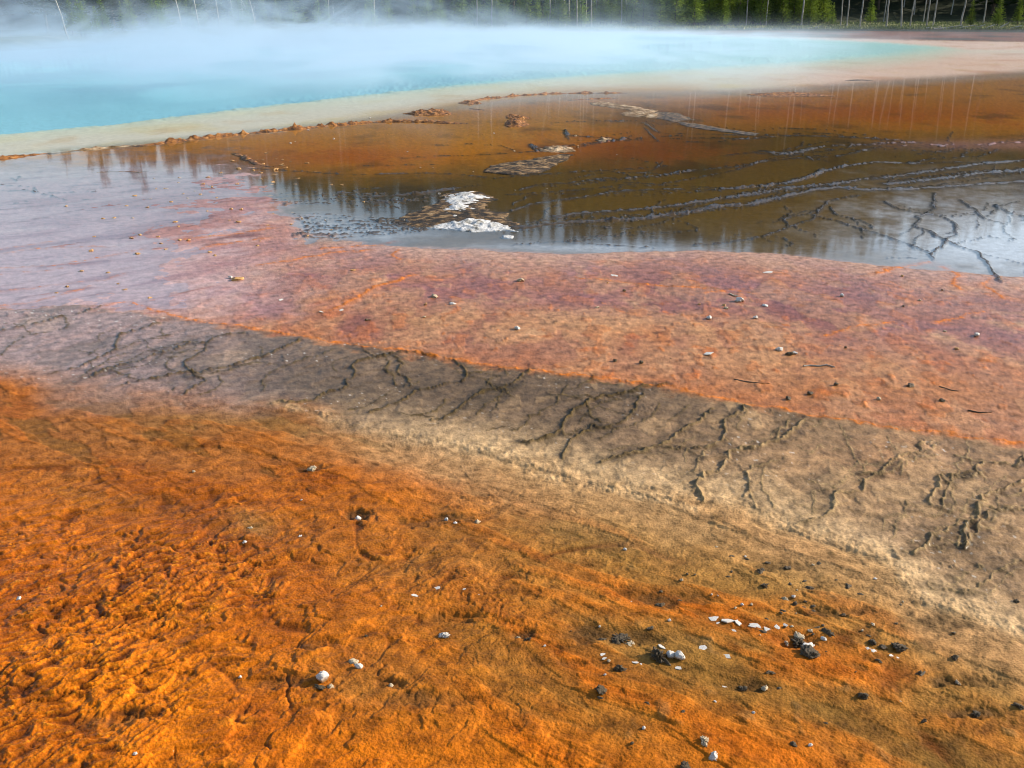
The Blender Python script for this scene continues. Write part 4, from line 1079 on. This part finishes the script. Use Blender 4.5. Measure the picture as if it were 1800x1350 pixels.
islet('crust_islet', [(886, 219), (890, 212), (905, 210), (925, 213), (928, 220), (912, 223), (896, 223)], .08, RIMM, 'bumpy orange crust islet in the middle of the brown pond', 'islet', GI, 3, edge=.2)
islet('crust_islet', [(886, 203), (900, 202), (925, 206), (935, 209), (910, 209), (892, 207)], .06, RIMM, 'low rusty crust islet above the bumpy orange one', 'islet', GI, 4, edge=.2)
islet('crust_islet', [(1308, 166), (1350, 163), (1400, 162), (1440, 165), (1470, 169), (1420, 169), (1360, 170), (1325, 168)], .045, RIMM, 'low reddish brown crust islet beside the pale shelf', 'islet', GI, 5, edge=.5)
islet('crust_islet', [(1034, 180), (1060, 179), (1090, 183), (1120, 188), (1150, 194), (1140, 198), (1100, 192), (1060, 187), (1040, 184)], .04, PALE, 'pale tan crust ridge at the head of the dark pond', 'islet', GI, 6, edge=.25)
islet('crust_islet', [(1090, 199), (1110, 194), (1150, 195), (1172, 203), (1160, 208), (1120, 205), (1096, 203)], .04, PALE, 'tan crust islet just below the pale ridge', 'islet', GI, 7, edge=.25)
islet('crust_islet', [(1140, 196), (1190, 199), (1220, 210), (1180, 214), (1150, 206)], .03, DRIM, 'dark knobbly crust islet right of the tan one', 'islet', GI, 8, edge=.2)
islet('crust_islet', [(1180, 212), (1230, 218), (1290, 229), (1335, 234), (1320, 238), (1260, 230), (1200, 221)], .025, DRIM, 'dark crust spit running right from the crusted ridge', 'islet', GI, 9, edge=.2)
islet('crust_islet', [(942, 262), (958, 258), (985, 257), (1010, 260), (1008, 265), (985, 268), (955, 266)], .05, PALE, 'pale cream crust islet in the dark pond', 'islet', GI, 10, edge=.25)
islet('crust_islet', [(1046, 246), (1062, 243), (1076, 244), (1074, 248), (1056, 249)], .05, PALE, 'little cream and orange crust knob right of the cream islet', 'islet', GI, 11, edge=.15)
islet('gravel_islet', [(850, 300), (862, 292), (880, 286), (925, 281), (960, 274), (1010, 270), (990, 282), (975, 292), (950, 303), (900, 307), (866, 305)], .028, GRAV, 'brown gravelly islet between the two dark ponds', 'islet', GI, 12, edge=.2)
islet('gravel_islet', [(680, 392), (705, 381), (740, 370), (768, 352), (790, 335), (850, 338), (870, 350), (850, 366), (890, 375), (905, 392), (930, 402), (860, 398), (800, 392), (750, 400), (710, 400)], .016, GRAV, 'dark gravel bar around the white mounds', 'islet', GI, 13, edge=.2)
GW = 'white mounds in the dark pond'
islet('sinter_mound', [(768, 371), (775, 360), (772, 352), (790, 342), (815, 338), (830, 337), (842, 342), (860, 347), (846, 357), (826, 361), (838, 370), (815, 374), (785, 373)], .044, SINT, 'upper white crusty sinter mound with a notched right side', 'mound', GW, 14, edge=.22)
islet('sinter_mound', [(755, 399), (775, 391), (800, 387), (830, 383), (860, 387), (890, 395), (914, 406), (890, 404), (860, 406), (835, 407), (800, 404)], .046, SINT, 'lower and larger white crusty sinter mound, pointed at the right', 'mound', GW, 15, edge=.22)
islet('sinter_mound', [(883, 415), (893, 413), (904, 415), (900, 419), (887, 418)], .03, SINT, 'tiny white mound just right below the larger one', 'mound', GW, 16, edge=.06)
islet('sinter_mound', [(790, 379), (800, 377), (806, 381), (796, 383)], .03, SINT, 'small white scrap between the two mounds', 'mound', GW, 17, edge=.05)

# ------------------------------------------------------------------ stones, flakes and knobs
WSTONE = noisy_mat('white_stone', [(0.3, (0.30, 0.20, 0.11)), (0.42, (0.56, 0.50, 0.43)), (0.56, (0.68, 0.64, 0.58)), (0.75, (0.78, 0.75, 0.71))], scale=40, rough=0.75, bump=0.5, bscale=160, dist=0.004)
TSTONE = noisy_mat('tan_stone', [(0.3, (0.26, 0.17, 0.08)), (0.5, (0.52, 0.40, 0.25)), (0.7, (0.75, 0.66, 0.52))], scale=30, rough=0.8, bump=0.5, bscale=160, dist=0.004)
DSTONE = noisy_mat('dark_wet_stone', [(0.36, (0.022, 0.016, 0.009)), (0.5, (0.10, 0.068, 0.036)), (0.60, (0.26, 0.18, 0.095)), (0.70, (0.56, 0.47, 0.36))], scale=34, rough=0.5, bump=1.0, bscale=110, dist=0.006, coat=0.12, spec=0.2)
OKNOB = noisy_mat('orange_knob', [(0.35, (0.32, 0.12, 0.03)), (0.55, (0.58, 0.33, 0.12)), (0.7, (0.76, 0.62, 0.42))], scale=14, rough=0.8, bump=0.5, bscale=80, dist=0.004)
def stain(m):
    # mat creeping up the foot of a stone
    nt = m.node_tree; b = nt.nodes['Principled BSDF']
    src = b.inputs['Base Color'].links[0].from_socket
    tc = nt.nodes.new('ShaderNodeTexCoord'); sp = nt.nodes.new('ShaderNodeSeparateXYZ'); nt.links.new(tc.outputs['Generated'], sp.inputs[0])
    n = nd(nt, 'ShaderNodeTexNoise', Scale=7.0, Detail=3.0); nt.links.new(tc.outputs['Generated'], n.inputs['Vector'])
    a = nd(nt, 'ShaderNodeMath', operation='MULTIPLY_ADD'); nt.links.new(n.outputs[0], a.inputs[0]); a.inputs[1].default_value = -0.7; nt.links.new(sp.outputs[2], a.inputs[2])
    mr = nd(nt, 'ShaderNodeMapRange'); nt.links.new(a.outputs[0], mr.inputs[0])
    for k_, q in enumerate((-0.05, 0.28, 0.9, 0.0)): mr.inputs[k_ + 1].default_value = q
    mx = nt.nodes.new('ShaderNodeMix'); mx.data_type = 'RGBA'
    nt.links.new(mr.outputs[0], mx.inputs[0]); nt.links.new(src, mx.inputs[6]); mx.inputs[7].default_value = (0.30, 0.15, 0.04, 1)
    nt.links.new(mx.outputs[2], b.inputs['Base Color'])
for m_ in (WSTONE, TSTONE, DSTONE): stain(m_)
def stone_mesh(name, seed, sub=3, flat=0.6, lump=0.35, crag=0.12):
    rd = np.random.default_rng(seed)
    n = {2: 10, 3: 18, 4: 30}[sub]
    th = np.linspace(0, np.pi, n)[:, None] * np.ones((1, n * 2)); ph = np.ones((n, 1)) * np.linspace(0, 2 * np.pi, n * 2, endpoint=False)[None]
    d = np.stack([np.sin(th) * np.cos(ph), np.sin(th) * np.sin(ph), np.cos(th)], -1).reshape(-1, 3)
    o = rd.uniform(0, 60, 6)
    r = 1 + lump * (perlin(d[:, 0] * 1.3 + o[0] + d[:, 2], d[:, 1] * 1.3 + o[1]) + perlin(d[:, 2] * 1.5 + o[2], d[:, 0] * 1.5 + o[3] - d[:, 1])) + crag * (perlin(d[:, 0] * 4 + o[4] + 2 * d[:, 2], d[:, 1] * 4 + o[5]) + perlin(d[:, 2] * 5 + o[1], d[:, 0] * 5 + 3 * d[:, 1]))
    for q in range(2 if flat < .7 else 1):       # chipped facets
        a = rd.normal(size=3); a /= np.linalg.norm(a); k_ = (d * r[:, None]) @ a; lim = rd.uniform(.55, .85)
        r = np.where(k_ > lim, r * lim / np.maximum(k_, 1e-6), r)
    v = d * r[:, None] * np.array([1, rd.uniform(.65, .95), flat]) * 0.5
    v[:, 2] -= v[:, 2].min() * 0.72
    m = n * 2; i = np.arange(n - 1)[:, None] * m; j = np.arange(m)[None]
    f = np.stack([i + j, i + m + j, i + m + (j + 1) % m, i + (j + 1) % m], -1).reshape(-1, 4)
    return mesh_np(name, v, f)
def flake_mesh(name, seed, th=0.045):
    rd = random.Random(seed); n = rd.randint(7, 10)
    ring = [(0.5 * rd.uniform(.55, 1.1) * math.cos(6.283 * i / n), 0.36 * rd.uniform(.5, 1.15) * math.sin(6.283 * i / n)) for i in range(n)]
    v = [(x, y, -.03) for x, y in ring] + [(x * .97, y * .97, th * rd.uniform(.5, 1.2)) for x, y in ring] + [(0, 0, th * 1.1), (0, 0, -.03)]
    f = []
    for i in range(n):
        j = (i + 1) % n
        f += [(i, j, n + j), (i, n + j, n + i), (n + i, n + j, 2 * n), (j, i, 2 * n + 1)]
    return mesh_np(name, v, f, False)
SM = {k_: [stone_mesh('stone', 100 + i, 3, fl, lu, cr_) for i in range(5)] for k_, fl, lu, cr_ in (('r', .75, .3, .10), ('f', .45, .4, .14), ('c', .6, .45, .26))}
FL = [flake_mesh('flake', 200 + i) for i in range(5)]
def put(name, me, mat, px, py, size_px, label, cat, group, sink=0.0, rz=None, tilt=0.2, sc=(1, 1, 1)):
    x, y, _ = at(px, py); zg = ground_z(x, y); x, y, _ = at(px, py, zg); zg = ground_z(x, y)
    s = size_px * px_size(px, py)
    if not me.materials: me.materials.append(mat)
    o = bpy.data.objects.new(name, me)
    if me.materials[0] is not mat:
        o.material_slots[0].link = 'OBJECT'; o.material_slots[0].material = mat
    o.location = (x, y, zg - sink * s); o.scale = (s * sc[0], s * sc[1], s * sc[2])
    o.rotation_euler = (random.uniform(-tilt, tilt), random.uniform(-tilt, tilt), rz if rz is not None else random.uniform(0, 6.28))
    C.objects.link(o)
    return tag(o, label, cat, group)
G1 = 'stones on the foreground mat'
big = [
 (568, 1189, 27, 'r', WSTONE, 'round bright white stone on the orange mat at lower left', .0), (562, 1202, 22, 'c', DSTONE, 'dark crusty lump under the round white stone', .25), (580, 1204, 14, 'c', TSTONE, 'tan crumb against the round white stone', .1),
 (622, 1160, 20, 'f', TSTONE, 'tan shard leaning above the round white stone', .1), (630, 1169, 17, 'r', WSTONE, 'white oval stone touching the tan shard', .1),
 (630, 911, 15, 'r', WSTONE, 'small white stone at the edge of a dark pit in the upper orange mat', .05), (781, 1113, 20, 'c', WSTONE, 'pale crumbly stone inside the curved rim of the orange mat', .1),
 (1093, 1112, 44, 'c', DSTONE, 'dark brown crusty lump left of the black rock', .3), (1082, 1127, 28, 'c', DSTONE, 'dark crumbly lump below the brown crusty one', .3), (1110, 1128, 26, 'c', TSTONE, 'tan crust scrap beside the brown crusty lump', .35),
 (1158, 1147, 40, 'c', DSTONE, 'craggy black wet rock, the largest in the foreground', .0), (1180, 1150, 19, 'r', WSTONE, 'white pebble just right of the black rock', .0), (1194, 1153, 22, 'r', WSTONE, 'white oval pebble, right one of the pair by the black rock', .0),
 (1056, 1211, 24, 'c', DSTONE, 'dark stone with a pale tip below the black rock', .05), (1090, 1172, 24, 'c', DSTONE, 'small dark crust below the brown crusty lump', .3), (925, 1121, 26, 'c', DSTONE, 'dark crumb ridge in the middle of the orange mat', .3), (910, 1117, 14, 'c', TSTONE, 'tan crumb at the left of the dark crumb ridge', .2),
 (1424, 1140, 42, 'f', DSTONE, 'flat black rock with a pale upper edge right of the white flakes', .0), (1421, 1133, 28, 'f', WSTONE, 'pale slab leaning on the flat black rock', .0), (1405, 1124, 30, 'c', DSTONE, 'dark crust heap above the flat black rock', .15), (1405, 1112, 20, 'c', TSTONE, 'tan lump on top of the dark crust heap', .05), (1383, 1127, 12, 'c', TSTONE, 'tan pebble left of the dark crust heap', .1),
 (1425, 1109, 12, 'c', TSTONE, 'small tan stone right of the tan lump', .1), (1456, 1109, 26, 'c', DSTONE, 'low dark crust between the black rock and the dark pair', .35), (1448, 1119, 12, 'r', WSTONE, 'small white pebble by the low dark crust', .1),
 (1531, 1128, 17, 'c', DSTONE, 'dark stone, left one of the row at the right', .05), (1552, 1136, 15, 'c', DSTONE, 'little dark stone in the middle of the row at the right', .05), (1581, 1137, 26, 'c', DSTONE, 'large dark craggy stone at the right end of the row', .0),
 (1483, 1078, 10, 'c', DSTONE, 'small dark stone at the tip of a dark streak', .0), (1386, 997, 15, 'c', DSTONE, 'dark stone high in the right foreground', .1), (1342, 1025, 22, 'c', DSTONE, 'dark low crust in the upper right foreground', .3), (1380, 1050, 14, 'c', TSTONE, 'pale brown pebble below the dark low crust', .1), (1396, 1061, 12, 'c', DSTONE, 'dark pebble right below the pale brown one', .1),
 (1518, 1218, 20, 'c', DSTONE, 'dark round stone right of the bright orange strip', .1), (1716, 1253, 20, 'c', DSTONE, 'black stone in a dark hollow near the right edge', .05), (1792, 1237, 26, 'c', DSTONE, 'black crust cut by the right edge', .1), (1685, 1193, 16, 'c', TSTONE, 'tan stone at the left of a curved rim near the right edge', .1), (1625, 1264, 16, 'c', DSTONE, 'dark stone left of the hollow near the right edge', .15), (1678, 1155, 14, 'c', DSTONE, 'small dark stone on the tan slope', .1), (1786, 1056, 12, 'c', DSTONE, 'small black stone at the right edge above the tan slope', .05), (1620, 1182, 20, 'c', DSTONE, 'dark crumbs below the row of dark stones', .3),
 (1305, 1206, 18, 'c', DSTONE, 'dark stone beside a small white tile', .15), (1345, 1207, 18, 'c', TSTONE, 'tan and white stone right of the dark one by the tile', .1), (1240, 1300, 22, 'c', TSTONE, 'pale crumbly cluster at the bottom of the orange mat', .2), (1255, 1325, 22, 'c', WSTONE, 'white crumbly stone at the bottom, below the pale cluster', .2), (1132, 1280, 9, 'r', WSTONE, 'single white bead low in the middle', .0), (1205, 1345, 20, 'c', DSTONE, 'dark stone cut by the bottom edge', .1), (1395, 1308, 14, 'c', DSTONE, 'dark stone near the bottom right', .1), (1425, 1310, 10, 'r', WSTONE, 'white pebble near the bottom right', .1),
 (785, 912, 12, 'c', WSTONE, 'white crumb at the left of the upper pebble trail', .05), (800, 918, 9, 'r', WSTONE, 'white pebble in the upper pebble trail', .05), (838, 916, 16, 'c', TSTONE, 'crumbly tan stone right of the upper pebble trail', .25), (430, 948, 12, 'f', WSTONE, 'flat white stone on the olive patch at upper left', .1), (440, 922, 12, 'c', TSTONE, 'pale crumb on the olive patch at upper left', .2), (527, 938, 12, 'f', WSTONE, 'whitish scrap right of the olive patch', .15), (530, 879, 5, 'r', WSTONE, 'white bead high on the orange mat', .0), (33, 1050, 14, 'f', WSTONE, 'pale oblong stone near the left edge', .1), (236, 1322, 10, 'c', WSTONE, 'small white and dark stone at the bottom left', .0), (548, 823, 18, 'c', TSTONE, 'olive crumb casting a dark shadow on the upper orange mat', .2),
 (687, 1205, 12, 'r', TSTONE, 'small stone at the rim of the dark pit right of the white stone', .1), (340, 828, 8, 'r', TSTONE, 'pale bead at the upper left of the orange mat', .1),
]
for (px, py, s, k_, m_, lab, sink) in big:
    sub_me = stone_mesh('stone', int(px * 3 + py), 4 if s > 18 else 3, {'r': .78, 'f': .4, 'c': .62}[k_], {'r': .14, 'f': .4, 'c': .4}[k_], {'r': .12, 'f': .16, 'c': .48}[k_])
    put('stone', sub_me, m_, px, py + s * .2, s * (.86 if k_ != 'c' else .8), lab, 'stone', G1, sink + (.14 if k_ == 'c' else .1))
G2 = 'white flakes of sinter'
for (px, py, s, lab) in [(1254, 1086, 22, 'white sinter flake at the left of the bright scatter'), (1283, 1088, 40, 'largest white sinter flake of the bright scatter'), (1298, 1094, 24, 'white flake overlapping the largest one'), (1327, 1099, 30, 'white flake with a dark underside, middle of the scatter'),
                         (1349, 1106, 16, 'white flake right of the middle one'), (1366, 1104, 14, 'thin white flake near the right of the scatter'), (1378, 1101, 14, 'rightmost pointed white flake of the scatter'), (1289, 1109, 14, 'pinkish flake below the largest one'), (1260, 1095, 12, 'small flake under the left one'),
                         (1236, 1138, 22, 'long pale flake right of the white pebbles'), (1192, 1172, 20, 'flat white flake below the white pebbles'), (1116, 1166, 14, 'small white flake below the brown lump'), (1126, 1168, 9, 'tiny white flake beside the small one below the brown lump'), (1279, 1151, 16, 'white flake on the orange slope'), (1526, 1143, 18, 'curved white flake below the dark row'), (1536, 1146, 14, 'second white flake below the dark row'), (1569, 1154, 18, 'white flake under the large craggy stone'), (1578, 1155, 9, 'small flake beside the one under the craggy stone'),
                         (1275, 1206, 14, 'small white tile-like flake'), (1060, 1150, 14, 'pinkish pale smear flake left of the black rock'), (1062, 1158, 12, 'lower pinkish flake left of the black rock'), (730, 1046, 16, 'pinkish white flake in the middle of the orange mat'), (768, 1034, 16, 'pale flake with crumbs above the curved rim'), (815, 1032, 12, 'pale flake at the right above the curved rim'), (842, 1045, 6, 'tiny white flake right of the curved rim'), (1165, 1138, 24, 'pale slab behind the black rock'), (495, 527, 16, 'white flake on the mauve flat'), (600, 545, 14, 'pale flake on the salmon mat'), (565, 548, 12, 'white flake at the left of the salmon mat'), (1245, 622, 22, 'pale flat flake on the salmon mat at right'), (1080, 485, 16, 'pale flat flake near the far edge of the salmon mat'), (1350, 478, 28, 'whitish flat patch of flake near the far edge')]:
    put('sinter_flake', flake_mesh('sinter_flake', int(px + py)), WSTONE, px, py, s, lab, 'flake', G2, 0.02, tilt=.22)
G3 = 'stones on the salmon mat'
for (px, py, s, k_, m_, lab) in [(1247, 557, 11, 'r', WSTONE, 'white stone on the salmon mat'), (1370, 613, 15, 'c', WSTONE, 'bluish white stone on the salmon mat at right'), (1388, 621, 14, 'c', DSTONE, 'dark stone of the cluster right of the bluish white one'), (1397, 620, 9, 'c', WSTONE, 'pale stone of the cluster right of the bluish white one'), (909, 577, 12, 'c', WSTONE, 'white stone with a dark side in the middle of the salmon mat'),
                             (795, 532, 12, 'f', WSTONE, 'flat white stone on the upper salmon mat'), (763, 519, 12, 'c', TSTONE, 'tan pointed stone on the upper salmon mat'), (915, 492, 13, 'c', TSTONE, 'tan crumb near the far edge of the salmon mat'), (1300, 526, 16, 'c', WSTONE, 'pale stone among orange crumbs on the mauve patch'), (1328, 558, 9, 'r', WSTONE, 'little white stone right of the white stone'), (1345, 536, 11, 'f', WSTONE, 'flat little stone on the mauve patch'), (1276, 541, 8, 'c', TSTONE, 'tan crumb on the mauve patch'), (1716, 588, 13, 'c', WSTONE, 'grey white stone on the right mauve patch'), (1480, 519, 8, 'r', WSTONE, 'white bead near the far edge at right'), (1469, 676, 9, 'c', DSTONE, 'small dark stone on the lower salmon mat'), (1655, 704, 11, 'c', DSTONE, 'dark stone on the lower right salmon mat'), (1545, 700, 9, 'c', TSTONE, 'tan stone on the lower right salmon mat'), (1424, 690, 10, 'c', DSTONE, 'dark crumb left of the lower dark stone'), (1385, 700, 11, 'c', DSTONE, 'dark crumb above the grey band at right'), (1600, 676, 14, 'c', DSTONE, 'pair-like dark stone right of the pale twig'), (1127, 636, 10, 'c', DSTONE, 'dark sliver on the salmon mat above the band'), (1081, 633, 8, 'c', DSTONE, 'dark bead on the salmon mat above the band'), (745, 557, 7, 'c', TSTONE, 'small tan crumb on the left salmon mat'), (418, 487, 22, 'f', OKNOB, 'flat orange crust piece with white edge on the mauve flat'), (405, 487, 9, 'c', WSTONE, 'white crumb beside the flat orange crust piece')]:
    put('stone', stone_mesh('stone', int(px * 5 + py), 3, {'r': .75, 'f': .4, 'c': .6}[k_], .35, {'r': .08, 'f': .1, 'c': .25}[k_]), m_, px, py + s * .2, s * .95, lab, 'stone', G3, .12)
# countless-looking small knobs: each one still an object
kn = 0
for i in range(110):
    px = random.gauss(330, 130); py = random.gauss(390, 62)
    if not (20 < px < 640 and 285 < py < 545): continue
    if i % 3 == 0: px, py = random.gauss(450, 40), random.gauss(300, 16)
    put('orange_knob', SM[random.choice('rfc')][i % 5], OKNOB, px, py, random.uniform(4, 8.5), 'small orange knob standing out of the wet mauve flat', 'knob', 'orange knobs on the mauve flat', 0.06, sc=(1.2, 1, .55))
for i in range(26):
    px = random.uniform(480, 1250); py = random.uniform(200, 420)
    put('pale_knob', SM['c'][i % 5], TSTONE if i % 2 else WSTONE, px, py, random.uniform(2.5, 4.5), 'tiny pale knob in the dark pond', 'knob', 'pale knobs in the pond', 0.0)
for i in range(46):
    px, py = (random.gauss(1330, 150), random.gauss(1040, 60)) if i < 26 else (random.gauss(1500, 200), random.gauss(1180, 90)) if i < 38 else (random.uniform(420, 1200), random.uniform(880, 1330))
    if not (380 < px < 1795 and 860 < py < 1345 and py > BAND_BOT(px) + 15): continue
    m_ = (WSTONE, TSTONE, DSTONE)[i % 3]
    nm_ = ('white', 'tan', 'dark')[i % 3]
    put('pebble', SM[random.choice('rfc')][i % 5], m_, px, py, random.uniform(3.0, 7.0), 'small %s pebble scattered over the foreground mat' % nm_, 'pebble', 'small %s pebbles of the foreground' % nm_, .05)
for i in range(26):
    px = random.uniform(640, 1790); py = random.uniform(460, 730)
    if py > BAND_TOP(px) - 12 or py < POND_NEAR(px) + 12: continue
    m_ = (TSTONE, OKNOB, DSTONE)[i % 3]; nm_ = ('tan', 'orange', 'dark')[i % 3]
    put('pebble', SM[random.choice('rfc')][i % 5], m_, px, py, random.uniform(3.5, 8), 'small %s pebble scattered over the salmon mat' % nm_, 'pebble', 'small %s pebbles of the salmon mat' % nm_, .05)
for i in range(44):
    px, py = (random.gauss(1380, 130), random.gauss(1030, 36)) if i < 26 else (random.gauss(1350, 200), random.gauss(1150, 60))
    if py < BAND_BOT(px) + 20 or px > 1790: continue
    put('crust_crumb', SM['c'][i % 5], DSTONE, px, py, random.uniform(5, 13), 'dark low crust crumb embedded in the olive foreground mat', 'crumb', 'dark crust crumbs of the foreground', .2, sc=(1.3, 1, .8))
# twigs
def twig(pts, rad, mat, label):
    p = []
    for q in pts:
        x, y, _ = at(*q); p.append(Vector((x, y, ground_z(x, y) + rad * .8)))
    v, f = [], []
    for i, c in enumerate(p):
        r_ = rad * (1 - .5 * i / len(p))
        d = (p[min(i + 1, len(p) - 1)] - p[max(i - 1, 0)]).normalized(); s_ = d.cross(Vector((0, 0, 1))).normalized(); u_ = s_.cross(d)
        for j in range(6): v.append(tuple(c - p[0] + s_ * r_ * math.cos(j * 1.047) + u_ * r_ * math.sin(j * 1.047)))
    for i in range(len(p) - 1):
        for j in range(6): f.append((i * 6 + j, i * 6 + (j + 1) % 6, (i + 1) * 6 + (j + 1) % 6, (i + 1) * 6 + j))
    tag(link('twig', mesh_np('twig', v, f), mat, None, tuple(p[0])), label, 'twig', 'twigs on the salmon mat')
twig([(1412, 649), (1425, 647), (1440, 649), (1452, 647), (1467, 651)], .006, SNAG, 'pale bent twig lying on the salmon mat at right')
twig([(1650, 684), (1662, 687), (1672, 691), (1684, 692)], .0035, BARK, 'dark thin twig on the lower right salmon mat')
twig([(1282, 521), (1290, 525), (1297, 526)], .006, TSTONE, 'short tan twig beside the pale stone on the mauve patch')
twig([(1290, 670), (1310, 674), (1335, 678), (1352, 678)], .0035, BARK, 'thin dark twig above the right part of the grey band')
twig([(1700, 726), (1720, 730), (1742, 729)], .004, BARK, 'dark twig near the right edge of the salmon mat')

# ------------------------------------------------------------------ steam over the spring
sx0, sx1, sy0, sy1, sz1 = -78.0, 72.0, 19.0, 124.0, 7.0
sv = [(x, y, z_) for z_ in (0.03, sz1) for (x, y) in ((-40, sy0), (24, sy0), (sx1, sy1), (sx0, sy1))]
sf = [(3, 2, 1, 0), (4, 5, 6, 7), (0, 1, 5, 4), (1, 2, 6, 5), (2, 3, 7, 6), (3, 0, 4, 7)]
sm = bpy.data.materials.new('steam'); sm.use_nodes = True
nt = sm.node_tree; nt.nodes.clear()
out = nt.nodes.new('ShaderNodeOutputMaterial')
pv = nt.nodes.new('ShaderNodeVolumePrincipled')
pv.inputs['Color'].default_value = (0.68, 0.82, 0.97, 1); pv.inputs['Anisotropy'].default_value = 0.25
geo = nt.nodes.new('ShaderNodeNewGeometry')
sep = nt.nodes.new('ShaderNodeSeparateXYZ'); nt.links.new(geo.outputs['Position'], sep.inputs[0])
def M(op, a, b=None, c=None):
    n = nt.nodes.new('ShaderNodeMath'); n.operation = op
    for i_, q in enumerate((a, b, c)):
        if q is None: continue
        if isinstance(q, (int, float)): n.inputs[i_].default_value = q
        else: nt.links.new(q, n.inputs[i_])
    return n.outputs[0]
def MR(x, a, b, c=0.0, d=1.0):
    n = nt.nodes.new('ShaderNodeMapRange'); n.interpolation_type = 'SMOOTHSTEP'
    nt.links.new(x, n.inputs[0])
    for i_, q in enumerate((a, b, c, d)): n.inputs[i_ + 1].default_value = q
    return n.outputs[0]
X_, Y_, Z_ = sep.outputs[0], sep.outputs[1], sep.outputs[2]
mp = nt.nodes.new('ShaderNodeMapping'); mp.inputs['Scale'].default_value = (0.13, 0.09, 0.34)
nt.links.new(geo.outputs['Position'], mp.inputs['Vector'])
ns = nd(nt, 'ShaderNodeTexNoise', Scale=1.0, Detail=5.0, Roughness=0.62, Distortion=1.2); nt.links.new(mp.outputs[0], ns.inputs['Vector'])
# low layer hugging the water, thinner and flatter towards the right end of the spring
az_ = M('DIVIDE', X_, M('MAXIMUM', Y_, 5.0))
rf = MR(az_, 0.40, 0.02)
low = M('EXPONENT', M('MULTIPLY', Z_, M('MULTIPLY_ADD', MR(az_, 0.25, -0.25), 0.9, -3.3)))
low = M('MULTIPLY', low, MR(Y_, 19.0, 50.0))
low = M('MULTIPLY', low, MR(ns.outputs[0], 0.38, 0.62, 0.25, 1.7))
low = M('MULTIPLY', low, M('MULTIPLY_ADD', rf, 0.25, 0.012))
# plumes rising on the left and in the middle at the back
left = MR(az_, 0.10, -0.28, 0.12, 1.0)
pl = M('MULTIPLY', MR(ns.outputs[0], 0.51, 0.60), M('EXPONENT', M('MULTIPLY', Z_, -0.6)))
pl = M('MULTIPLY', M('MULTIPLY', pl, left), MR(Y_, 30.0, 60.0))
pl = M('MULTIPLY', pl, MR(az_, 0.20, 0.12))
dens = M('ADD', low, M('MULTIPLY', pl, 0.20))
dens = M('MULTIPLY', dens, MR(Y_, 122.0, 100.0))
nt.links.new(dens, pv.inputs['Density'])
nt.links.new(pv.outputs[0], out.inputs['Volume'])
st = link('steam', mesh_np('steam', sv, sf, False), sm)
tag(st, 'pale blue steam drifting over the hot spring', None, None, 'stuff')
